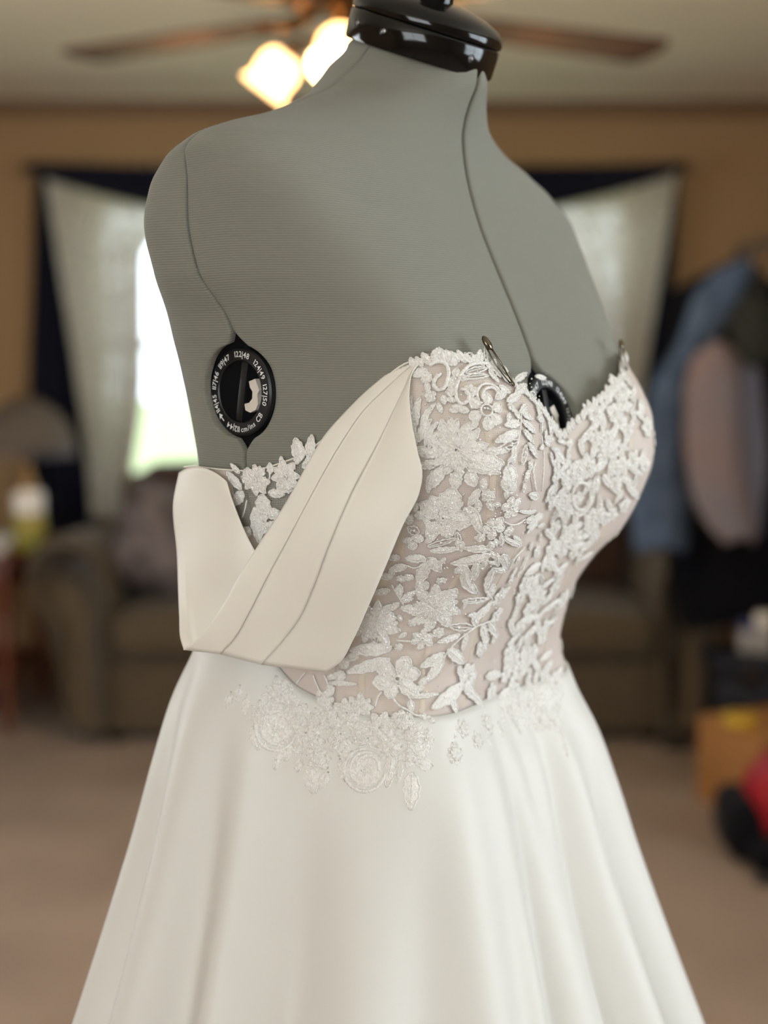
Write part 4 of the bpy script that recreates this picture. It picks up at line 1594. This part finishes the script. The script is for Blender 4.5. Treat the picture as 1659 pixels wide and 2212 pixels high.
def leaf(x0, y0, x1, y1, w, bend=0.0, beads=0, lift=0.0, rim=0.0010):
    p0, n0 = hit(x0, y0)
    p1, n1 = hit(x1, y1)
    n = (n0 + n1).normalized()
    ax_ = p1 - p0
    L = ax_.length
    lim = 2.6*math.hypot(x1 - x0, y1 - y0)/PXM
    if L > lim:                  # the two rays fell on different folds of the surface
        L = lim
    ax_.normalize()
    sd = n.cross(ax_).normalized()
    V, F = petal_grid(p0, ax_, sd, L, 1.12*w/PXM, bend/PXM, na=14, nb=7, lift=lift, rim=rim, seed=random.random()*6, hollow=(9 < w < 22 and random.random() < 0.12), cord=0.0006 if w > 9 else 0.0005)
    OCC.append((0.5*(x0 + x1), 0.5*(y0 + y1), max(w*0.5, 0.30*math.hypot(x1 - x0, y1 - y0))))
    o = new_lace('leaf', MB().add(V, F))
    for k in range(beads):
        t_ = random.uniform(0.15, 0.85)
        bead(p0 + ax_*(L*t_) + sd*(random.uniform(-0.2, 0.2)*w/PXM), n, random.uniform(0.0006, 0.001))
    return o


def flower(x, y, r, n=5, rot=0.0, wid=0.95, hole=0.18, beads=0, layers=1, seq=0, lift=0.0, squash=1.0, rim=0.0010):
    OCC.append((x, y, r*0.8))
    p, nn = hit(x, y)
    ex, ey = frame_at(p, nn, (1, 0))
    mb = MB()
    R = r/PXM
    for l in range(layers):
        k = 1 - 0.38*l
        for i in range(n):
            a = rot + 2*math.pi*(i + 0.5*l)/n + random.uniform(-0.12, 0.12)
            rr = R*k*random.uniform(0.86, 1.08)
            d = ex*math.cos(a) + ey*(math.sin(a)*squash)
            d.normalize()
            s = nn.cross(d).normalized()
            b = p + d*(R*hole*k)
            w = wid*2*math.pi*rr*0.62/n
            V, F = petal_grid(b, d, s, rr*(1 - hole), w, random.uniform(-0.08, 0.08)*rr, na=9, nb=7, power=1.25 if n < 8 else 1.0, lift=lift, base_h=0.0005 + 0.0009*l, rim=rim, seed=random.random()*6)
            mb.add(V, F)
    # stitched ring round the middle
    ring = []
    for i in range(18):
        a = 2*math.pi*i/18
        ring.append(onto(p + (ex*math.cos(a) + ey*math.sin(a))*(R*max(0.12, hole)), 0.0012))
    mb.tube(ring, 0.0007, 6, closed=True)
    new_lace('flower', mb)
    for k in range(beads):
        a = random.uniform(0, 6.283)
        q = R*math.sqrt(random.random())*0.85
        bead(p + ex*(math.cos(a)*q) + ey*(math.sin(a)*q), nn, random.uniform(0.0006, 0.00105))


def vine(pts, w=4.0, n=None, beads=0):
    q = smooth_path(pts, n or max(10, int(len(pts)*5)))
    P3, N3 = [], []
    for x, y in q:
        a, b = hit(x, y)
        if P3 and (a - P3[-1]).length > 0.012:
            continue
        if len(P3) % 4 == 0:
            OCC.append((x, y, 5.0))
        P3.append(a + b*0.0006)
        N3.append(b)
    if len(P3) < 3:
        return
    m = len(P3)
    rad = [w*0.5/PXM*(1 + 0.13*math.sin(2.1*k)) for k in range(m)]
    rad[0] *= 0.6
    rad[-1] *= 0.6
    new_lace('vine', MB().tube(P3, rad, 8, flat=(N3, 0.8)))


# --- upper part of the near cup: scrolls, buds, the six-petalled flower
vine([(926, 790), (943, 781), (961, 786), (968, 800), (966, 821), (957, 840), (945, 842), (937, 833), (941, 817), (953, 807)], 9, 40)
vine([(1055, 786), (1034, 785), (1013, 790), (997, 807), (988, 827), (984, 848), (988, 865), (997, 873), (1009, 867), (1012, 854), (1003, 842), (993, 842)], 8, 48)
for a in [(934, 776, 949, 752, 14), (976, 782, 974, 760, 14), (1006, 780, 1018, 764, 15), (1036, 782, 1037, 757, 15), (1051, 786, 1048, 748, 10), (922, 800, 892, 812, 16), (930, 808, 912, 825, 18),
          (984, 815, 987, 796, 15), (974, 856, 973, 836, 16), (968, 836, 984, 824, 13), (1003, 817, 1054, 812, 11), (1006, 806, 1050, 796, 12), (1062, 800, 1068, 778, 15),
          (1056, 800, 1076, 826, 13), (1111, 824, 1147, 799, 11), (1113, 850, 1141, 826, 16), (1146, 862, 1160, 846, 20), (1078, 835, 1100, 848, 14), (1095, 868, 1122, 852, 14), (1070, 862, 1092, 846, 13)]:
    leaf(*a, beads=1)
vine([(1040, 860), (1046, 842), (1062, 838), (1074, 848), (1078, 864)], 7, 18)
vine([(1034, 868), (1030, 846), (1040, 832), (1056, 830), (1076, 842), (1084, 862)], 6, 22)
flower(1050, 887, 42, 6, 0.5, 0.88, 0.30, beads=10)
# feathery sprays at the left, by the sleeve
for a in [(893, 935, 889, 855, 9), (900, 920, 908, 858, 13), (910, 925, 941, 872, 10), (905, 955, 932, 906, 14), (918, 962, 946, 912, 10), (899, 962, 896, 905, 12), (926, 968, 955, 930, 12)]:
    leaf(*a, bend=5, beads=2)
# beaded starburst flower
flower(985, 972, 64, 12, 0.1, 0.95, 0.10, beads=70, layers=2)
for a in [(960, 955, 955, 905, 18), (975, 950, 988, 906, 16), (1000, 955, 1016, 916, 12), (940, 985, 897, 968, 18), (945, 1000, 905, 1008, 16), (955, 1015, 921, 1040, 16), (985, 1020, 983, 1056, 22), (1010, 1020, 1026, 1050, 24),
          (1000, 992, 1088, 1002, 34), (1043, 974, 1098, 974, 12), (1010, 1008, 1080, 1022, 14), (960, 1005, 935, 1052, 18)]:
    leaf(*a, beads=5)
vine([(1125, 894), (1123, 923), (1115, 962), (1101, 991), (1094, 1008)], 4, 20)
for a in [(1119, 933, 1069, 954, 17), (1121, 952, 1074, 972, 14), (1136, 962, 1127, 1004, 15), (1140, 958, 1159, 989, 13), (1121, 914, 1090, 919, 14), (1127, 910, 1155, 935, 14), (1111, 962, 1107, 1002, 11),
          (1096, 1006, 1107, 1052, 30), (1130, 930, 1152, 958, 12), (1122, 905, 1110, 885, 12), (1128, 895, 1148, 905, 12), (1112, 985, 1096, 998, 9)]:
    leaf(*a, beads=3)
vine([(1155, 998), (1150, 1012), (1151, 1029), (1153, 1044), (1156, 1060)], 7, 14)
vine([(1168, 940), (1172, 980), (1172, 1020), (1168, 1060)], 5, 14)
# middle of the bodice
for a in [(966, 1112, 979, 1054, 46), (950, 1112, 908, 1086, 36), (966, 1122, 1021, 1124, 40), (948, 1128, 922, 1160, 26), (960, 1130, 972, 1160, 32), (952, 1100, 930, 1072, 24)]:
    leaf(*a, beads=14)
flower(957, 1118, 16, 6, 0.2, 0.9, 0.25, beads=6)
flower(1104, 1095, 28, 5, 0.3, 0.9, 0.14, beads=14)
flower(1066, 1140, 28, 5, 0.8, 0.9, 0.14, beads=16)
vine([(1002, 1098), (1015, 1094), (1028, 1102), (1036, 1118), (1040, 1134)], 4, 16)
vine([(1088, 1126), (1104, 1133), (1120, 1130), (1134, 1120)], 4, 12)
for a in [(1035, 1057, 1012, 1092, 15), (1018, 1096, 1038, 1152, 18), (1143, 1068, 1180, 1080, 14), (1121, 1104, 1176, 1100, 7), (1172, 1114, 1112, 1146, 22), (1135, 1124, 1176, 1116, 14), (1160, 1132, 1120, 1160, 12),
          (924, 1180, 988, 1162, 10), (930, 1190, 993, 1184, 12), (920, 1172, 945, 1152, 10), (915, 1165, 890, 1160, 16), (905, 1150, 880, 1140, 18), (900, 1175, 882, 1182, 16), (892, 1125, 875, 1118, 20),
          (919, 1206, 876, 1206, 17), (878, 1222, 842, 1230, 17), (927, 1204, 952, 1234, 22), (922, 1213, 904, 1262, 23), (905, 1255, 912, 1285, 18)]:
    leaf(*a, beads=3)
vine([(878, 1220), (895, 1226), (912, 1218), (922, 1204)], 3.5, 12)
# acanthus spray
vine([(1133, 1181), (1110, 1182), (1085, 1183), (1062, 1190), (1040, 1205), (1020, 1225)], 5, 20)
vine([(1133, 1181), (1115, 1200), (1104, 1215), (1098, 1230)], 5, 12)
for a in [(1063, 1184, 1003, 1184, 15), (1060, 1197, 976, 1217, 22), (1030, 1210, 1024, 1252, 17), (1083, 1158, 1130, 1182, 9), (1108, 1158, 1132, 1180, 8), (1085, 1198, 1096, 1230, 18), (1072, 1196, 1075, 1222, 12),
          (1066, 1226, 1050, 1278, 22), (1138, 1201, 1116, 1246, 15), (1050, 1205, 1040, 1230, 12), (1083, 1180, 1082, 1152, 10)]:
    leaf(*a, beads=4)
leaf(1006, 1222, 1032, 1282, 22, bend=-12, beads=6)
vine([(1050, 1275), (1056, 1286), (1064, 1294)], 4, 8)
# second starburst with its leaves
flower(938, 1311, 52, 11, 0.0, 0.95, 0.10, beads=75, layers=2)
for a in [(925, 1300, 902, 1272, 22), (940, 1292, 941, 1262, 18), (955, 1300, 986, 1272, 32), (915, 1318, 866, 1312, 20), (925, 1330, 890, 1345, 20), (935, 1335, 922, 1362, 22), (958, 1330, 968, 1352, 22), (970, 1312, 992, 1325, 16),
          (868, 1294, 900, 1276, 11), (862, 1262, 864, 1290, 13), (842, 1274, 806, 1281, 13), (866, 1298, 892, 1292, 10), (862, 1302, 838, 1318, 12)]:
    leaf(*a, beads=4)
vine([(846, 1262), (856, 1280), (866, 1296), (872, 1306)], 3.5, 12)
flower(812, 1340, 48, 10, 0.2, 0.95, 0.10, beads=60, layers=2)
for a in [(820, 1355, 864, 1362, 20), (815, 1362, 840, 1392, 18), (805, 1360, 812, 1388, 16), (795, 1355, 786, 1386, 16), (790, 1345, 768, 1372, 16), (830, 1330, 850, 1326, 16), (835, 1350, 858, 1345, 14)]:
    leaf(*a, beads=5)
flower(911, 1380, 27, 6, 0.3, 0.8, 0.14, beads=14)
vine([(855, 1382), (872, 1384), (890, 1384)], 4, 8)
# right-hand branch
for a in [(998, 1297, 1055, 1292, 13), (1020, 1340, 1066, 1300, 24), (1017, 1354, 971, 1352, 17), (993, 1371, 945, 1387, 13), (1008, 1371, 998, 1405, 13), (967, 1402, 1001, 1432, 22), (960, 1412, 908, 1440, 21), (957, 1426, 922, 1471, 21),
          (1030, 1352, 1020, 1332, 14), (1040, 1350, 1050, 1385, 20), (1055, 1345, 1072, 1372, 18), (1060, 1290, 1062, 1262, 22), (1085, 1285, 1100, 1268, 14)]:
    leaf(*a, beads=3)
vine([(1073, 1335), (1050, 1344), (1029, 1352), (1004, 1370), (981, 1390), (962, 1414), (957, 1426)], 4.5, 26)
vine([(1064, 1294), (1050, 1306), (1030, 1330), (1022, 1340)], 4, 12)
flower(1078, 1288, 28, 6, 0.3, 0.9, 0.16, beads=10)
flower(1071, 1330, 22, 6, 0.0, 0.9, 0.16, beads=10)
flower(1041, 1396, 28, 6, 0.2, 0.9, 0.16, beads=12)
# lower band above the waist
for a in [(845, 1400, 756, 1404, 26), (842, 1424, 750, 1452, 24), (775, 1410, 748, 1425, 16), (742, 1450, 728, 1470, 18), (1002, 1476, 932, 1531, 28), (1049, 1461, 1082, 1456, 20), (990, 1440, 998, 1462, 14), (1000, 1485, 1030, 1510, 20),
          (885, 1513, 890, 1536, 13), (885, 1506, 946, 1499, 9), (880, 1495, 915, 1485, 14), (905, 1478, 926, 1462, 12), (1020, 1500, 1046, 1525, 18), (975, 1505, 985, 1540, 16)]:
    leaf(*a, beads=3)
flower(858, 1465, 54, 6, 0.2, 1.0, 0.12, beads=26)
flower(1012, 1460, 36, 6, 0.0, 0.95, 0.12, beads=16)
flower(1060, 1500, 30, 6, 0.4, 0.95, 0.12, beads=10)
vine([(824, 1494), (815, 1508), (810, 1527)], 5, 10)
vine([(844, 1494), (850, 1510), (862, 1524), (880, 1534), (898, 1545), (920, 1547)], 5, 20)
vine([(872, 1494), (880, 1502), (888, 1514)], 4, 8)
vine([(785, 1448), (800, 1440), (815, 1438)], 4, 8)
vine([(660, 1452), (648, 1466), (640, 1478)], 4, 8)
vine([(676, 1456), (684, 1478), (694, 1496), (706, 1506)], 4, 12)
vine([(700, 1456), (706, 1470), (712, 1488)], 4, 10)
for a in [(712, 1478, 716, 1502, 14), (706, 1466, 742, 1452, 10), (712, 1474, 770, 1478, 9), (735, 1440, 752, 1424, 20)]:
    leaf(*a)
# waist applique on the skirt: roses, blossoms, hanging leaves
for (x, y, r, n, b) in [(606, 1500, 40, 9, 14), (570, 1545, 34, 8, 8), (640, 1545, 36, 8, 8), (709, 1554, 36, 8, 10), (672, 1600, 32, 7, 8), (700, 1515, 26, 7, 8), (750, 1540, 36, 8, 10), (778, 1527, 32, 8, 10), (735, 1605, 32, 7, 8),
                        (820, 1572, 40, 8, 10), (870, 1560, 28, 7, 8), (893, 1585, 30, 7, 6), (893, 1628, 34, 7, 8), (842, 1620, 30, 7, 8), (690, 1640, 28, 7, 6), (983, 1629, 25, 9, 8), (1050, 1563, 28, 7, 6), (1000, 1575, 24, 6, 6), (1030, 1600, 22, 6, 4)]:
    flower(x, y, r, n, random.random(), 1.0, 0.12, beads=b, layers=2, rim=0.0008)
for (x, y) in [(596, 1575), (788, 1664)]:
    for q, (rx, ry) in enumerate(((44, 46), (34, 36), (24, 26), (14, 15))):
        pts = [(x + rx*math.cos(a) + 3*q, y + ry*math.sin(a) - 3*q) for a in np.linspace(0.2 + 0.9*q, 0.2 + 0.9*q + 4.6, 26)]
        vine(pts, 8, 34)
    flower(x, y, 40, 5, 0.7, 1.15, 0.05, beads=0, rim=0.0009)
for a in [(610, 1605, 594, 1662, 20), (625, 1600, 618, 1645, 16), (672, 1650, 678, 1714, 32), (710, 1668, 690, 1706, 18), (890, 1668, 887, 1749, 32), (850, 1625, 836, 1702, 22), (862, 1640, 858, 1690, 16), (905, 1650, 935, 1655, 22), (900, 1620, 935, 1610, 20),
          (640, 1575, 660, 1620, 16), (735, 1640, 748, 1690, 18), (650, 1640, 640, 1668, 16), (545, 1570, 558, 1620, 18), (983, 1570, 983, 1610, 8), (1203, 1566, 1226, 1634, 13), (1050, 1585, 1062, 1620, 12), (1100, 1540, 1125, 1585, 16), (1140, 1530, 1160, 1580, 16), (1178, 1530, 1192, 1585, 16),
          (500, 1495, 490, 1530, 14), (520, 1480, 512, 1515, 14), (535, 1500, 528, 1545, 14), (1075, 1560, 1090, 1600, 13)]:
    leaf(*a, beads=2, rim=0.0008)
# window between the two sleeve plies
flower(552, 1036, 36, 8, 0.0, 1.0, 0.06, beads=26)
flower(617, 1030, 36, 8, 0.2, 1.0, 0.06, beads=10)
for a in [(649, 996, 639, 947, 26), (668, 994, 674, 940, 19), (518, 1022, 499, 1002, 9), (522, 1056, 491, 1020, 17), (567, 1068, 572, 1126, 32), (552, 1096, 560, 1172, 26), (578, 1112, 604, 1106, 22), (581, 1064, 614, 1068, 16),
          (525, 1062, 506, 1090, 20), (560, 1150, 582, 1130, 18), (600, 1050, 632, 1058, 18), (538, 1140, 528, 1160, 18), (575, 1140, 600, 1128, 14), (655, 1010, 680, 985, 14)]:
    leaf(*a, beads=6)
vine([(534, 1080), (530, 1100), (524, 1118)], 4, 10)
vine([(577, 1006), (584, 1025), (576, 1050), (572, 1060)], 4, 12)

# --- scalloped petals standing along the neckline
for (ua, ub, n_) in ((6.80, 7.98, 30), (0.04, 0.98, 24), (6.02, 6.35, 7)):
    for u_ in np.linspace(ua, ub, n_):
        zt_ = float(z_top(np.array([u_]))[0])
        p_ = Vector(l2w(BODICE(np.array([u_]), np.array([zt_ - 0.0045])))[0])
        n_v = Vector(surf_normal(BODICE, np.array([u_]), np.array([zt_]))[0])
        q_ = Vector(l2w(BODICE(np.array([u_ + 0.02*random.uniform(-1, 1)]), np.array([zt_ + 0.003])))[0])
        d_ = (q_ - p_).normalized()
        Vp, Fp = petal_grid(p_, d_, n_v.cross(d_).normalized(), random.uniform(0.0055, 0.0095), random.uniform(0.0035, 0.0052), na=8, nb=5, seed=random.random()*6)
        new_lace('scallop', MB().add(Vp, Fp))

# --- dense lace of the far cup, the centre front and the far side of the waist
def scatter(poly, n, rmin, sizes, dir_fn, kinds=(0.6, 0.4), beads=2):
    xs = [p[0] for p in poly]
    ys = [p[1] for p in poly]
    placed = []
    tries = 0
    while len(placed) < n and tries < n*60:
        tries += 1
        x, y = random.uniform(min(xs), max(xs)), random.uniform(min(ys), max(ys))
        inside = False
        k = len(poly)
        for i in range(k):
            x1, y1 = poly[i]
            x2, y2 = poly[(i+1) % k]
            if (y1 > y) != (y2 > y) and x < (x2-x1)*(y-y1)/(y2-y1) + x1:
                inside = not inside
        if not inside or any((x-a)**2 + (y-b)**2 < rmin**2 for a, b in placed):
            continue
        placed.append((x, y))
        s = random.uniform(*sizes)
        if random.random() < kinds[0]:
            a = dir_fn(x, y) + random.uniform(-0.9, 0.9)
            dx, dy = math.cos(a)*s, math.sin(a)*s
            leaf(x - dx/2, y - dy/2, x + dx/2, y + dy/2, s*random.uniform(0.32, 0.5), beads=beads)
        else:
            flower(x, y, s*0.62, random.choice((5, 6, 7)), random.random(), 0.95, 0.16, beads=beads*2)


far_cup = [(1240, 960), (1268, 915), (1300, 865), (1328, 805), (1350, 775), (1380, 850), (1400, 920), (1400, 990), (1375, 1055), (1335, 1120), (1290, 1165), (1245, 1230), (1225, 1150), (1220, 1050)]
flower(1310, 965, 42, 10, 0.2, 0.95, 0.10, beads=40, layers=2)
flower(1285, 895, 26, 7, 0.0, 0.9, 0.2, beads=10)
flower(1345, 870, 26, 7, 0.0, 0.9, 0.2, beads=10)
vine([(1255 + 20*math.cos(a), 1072 + 30*math.sin(a)) for a in np.linspace(0, 5.6, 22)], 9, 34)
scatter(far_cup, 84, 14, (28, 44), lambda x, y: 2.2 - (x - 1240)/120.0, (0.6, 0.4), 4)
scatter([(1188, 985), (1232, 965), (1222, 1060), (1222, 1180), (1195, 1260), (1178, 1180), (1185, 1080)], 26, 15, (28, 42), lambda x, y: 1.5, (0.75, 0.25), 2)
scatter([(1150, 860), (1178, 900), (1215, 940), (1232, 958), (1195, 985), (1178, 960), (1165, 920)], 14, 13, (18, 30), lambda x, y: 0.8, (0.6, 0.4), 6)
scatter([(1120, 1260), (1180, 1180), (1232, 1240), (1205, 1330), (1200, 1400), (1215, 1500), (1210, 1560), (1080, 1560), (1090, 1480), (1095, 1380)], 78, 14.5, (30, 48), lambda x, y: 1.75, (0.75, 0.25), 2)


# --- small sprigs filling the net between the large motifs of the near side
def fill(poly_fn, box, n, size, gap, ang):
    got = 0
    for _ in range(n*60):
        if got >= n:
            break
        x, y = random.uniform(box[0], box[2]), random.uniform(box[1], box[3])
        if not poly_fn(x, y):
            continue
        s_ = random.uniform(*size)
        if any((x - a)**2 + (y - b)**2 < (r_ + s_*0.42 + gap)**2 for a, b, r_ in OCC):
            continue
        got += 1
        if random.random() < 0.75:
            a = ang + random.uniform(-1.2, 1.2)
            leaf(x - math.cos(a)*s_/2, y - math.sin(a)*s_/2, x + math.cos(a)*s_/2, y + math.sin(a)*s_/2, s_*random.uniform(0.38, 0.55), beads=2)
        else:
            flower(x, y, s_*0.55, random.choice((5, 6)), random.random(), 0.95, 0.18, beads=4)


fill(lambda x, y: x > 905 - 0.0*(y) if y < 1060 else x > 905 - (y - 1060)*0.42, (740, 780, 1175, 1400), 74, (15, 28), -3.5, 2.2)
fill(lambda x, y: 1545 < y < 1640 - abs(x - 760)*0.12, (560, 1500, 930, 1640), 26, (18, 30), -4.0, 1.6)

# --- sides and back of the bodice that the camera does not face
def scatter_back(n):
    got = []
    for _ in range(n*40):
        if len(got) >= n:
            break
        u = random.uniform(1.0, 5.75)
        zt, zw = float(z_top(np.array([u]))[0]), float(z_waist(np.array([u]))[0])
        z = random.uniform(zw + 0.01, zt - 0.01)
        p = Vector(l2w(BODICE(np.array([u]), np.array([z])))[0])
        if any((p - g).length < 0.017 for g in got):
            continue
        got.append(p)
        nn = Vector(surf_normal(BODICE, np.array([u]), np.array([z]))[0])
        ex = nn.cross(Vector((0, 0, 1))).normalized()
        ey = Vector((0, 0, 1))
        mb = MB()
        if random.random() < 0.65:
            a = random.uniform(0, 6.283)
            d = (ex*math.cos(a) + ey*math.sin(a)).normalized()
            V, F = petal_grid(p - d*0.008, d, nn.cross(d).normalized(), 0.017, 0.007, na=10, nb=7)
            new_lace('leaf', mb.add(V, F))
        else:
            for i in range(6):
                a = 2*math.pi*i/6
                d = (ex*math.cos(a) + ey*math.sin(a)).normalized()
                V, F = petal_grid(p + d*0.002, d, nn.cross(d).normalized(), 0.008, 0.006, na=7, nb=5)
                mb.add(V, F)
            new_lace('flower', mb)


scatter_back(105)
# loose beads and sequins in the open net
for _ in range(260):
    x, y = random.uniform(900, 1170), random.uniform(800, 1540)
    p_, n_ = hit(x, y)
    bead(p_, n_, random.uniform(0.0004, 0.0007))
b_ = BEADS.build('bead_embroidery', M_sequin, bod)
b_['kind'] = 'stuff'
if OVER.v:
    o_ = OVER.build('lace_sprigs', M_lace, bod)
    o_['kind'] = 'stuff'

# ---------------------------------------------------------------- safety pins
def safety_pin(x0, y0, x1, y1, label, off=0.0032, s=1.0):
    p0, n0 = hit(x0, y0)
    p1, n1 = hit(x1, y1)
    p0 = p0 + n0*off
    p1 = p1 + n1*off
    ax_ = (p1 - p0).normalized()
    n = (n0 + n1).normalized()
    sd = n.cross(ax_).normalized()
    root = empty('safety_pin', p0, label, 'safety pin', 'safety pins at the neckline')
    L = (p1 - p0).length
    MB().tube([p0 + sd*0.0012*s, p0 + ax_*L*0.5 + sd*0.0012*s, p1 + sd*0.0008*s], 0.00065*s, 8).build('fixed_wire', M_pin, root)
    MB().tube([p0 - sd*0.0016*s - n*0.001, p0 + ax_*L*0.5 - sd*0.0016*s - n*0.0024, p1 - sd*0.0008*s - n*0.001], 0.0005*s, 8).build('pin_wire', M_pin, root)
    B3 = Matrix((ax_, sd, n)).transposed()
    MB().sphere(p0 + ax_*0.001, 0.0048*s, 2, (1.15, 0.72, 0.42), B3).build('clasp', M_pin, root)
    co = []
    for k in range(30):
        a = k/30*4*math.pi
        co.append(p1 + ax_*(0.0016*s*math.cos(a) + 0.001*s) + sd*(0.0016*s*math.sin(a)) + n*(0.0006*s*(k/30 - 0.5)))
    MB().tube(co, 0.00045*s, 6).build('coil', M_pin, root)


safety_pin(1042, 742, 1098, 832, 'dark steel safety pin on the near neckline of the lace bodice')
safety_pin(1334, 744, 1346, 800, 'small safety pin on the far neckline peak beside the window', off=0.003, s=0.8)
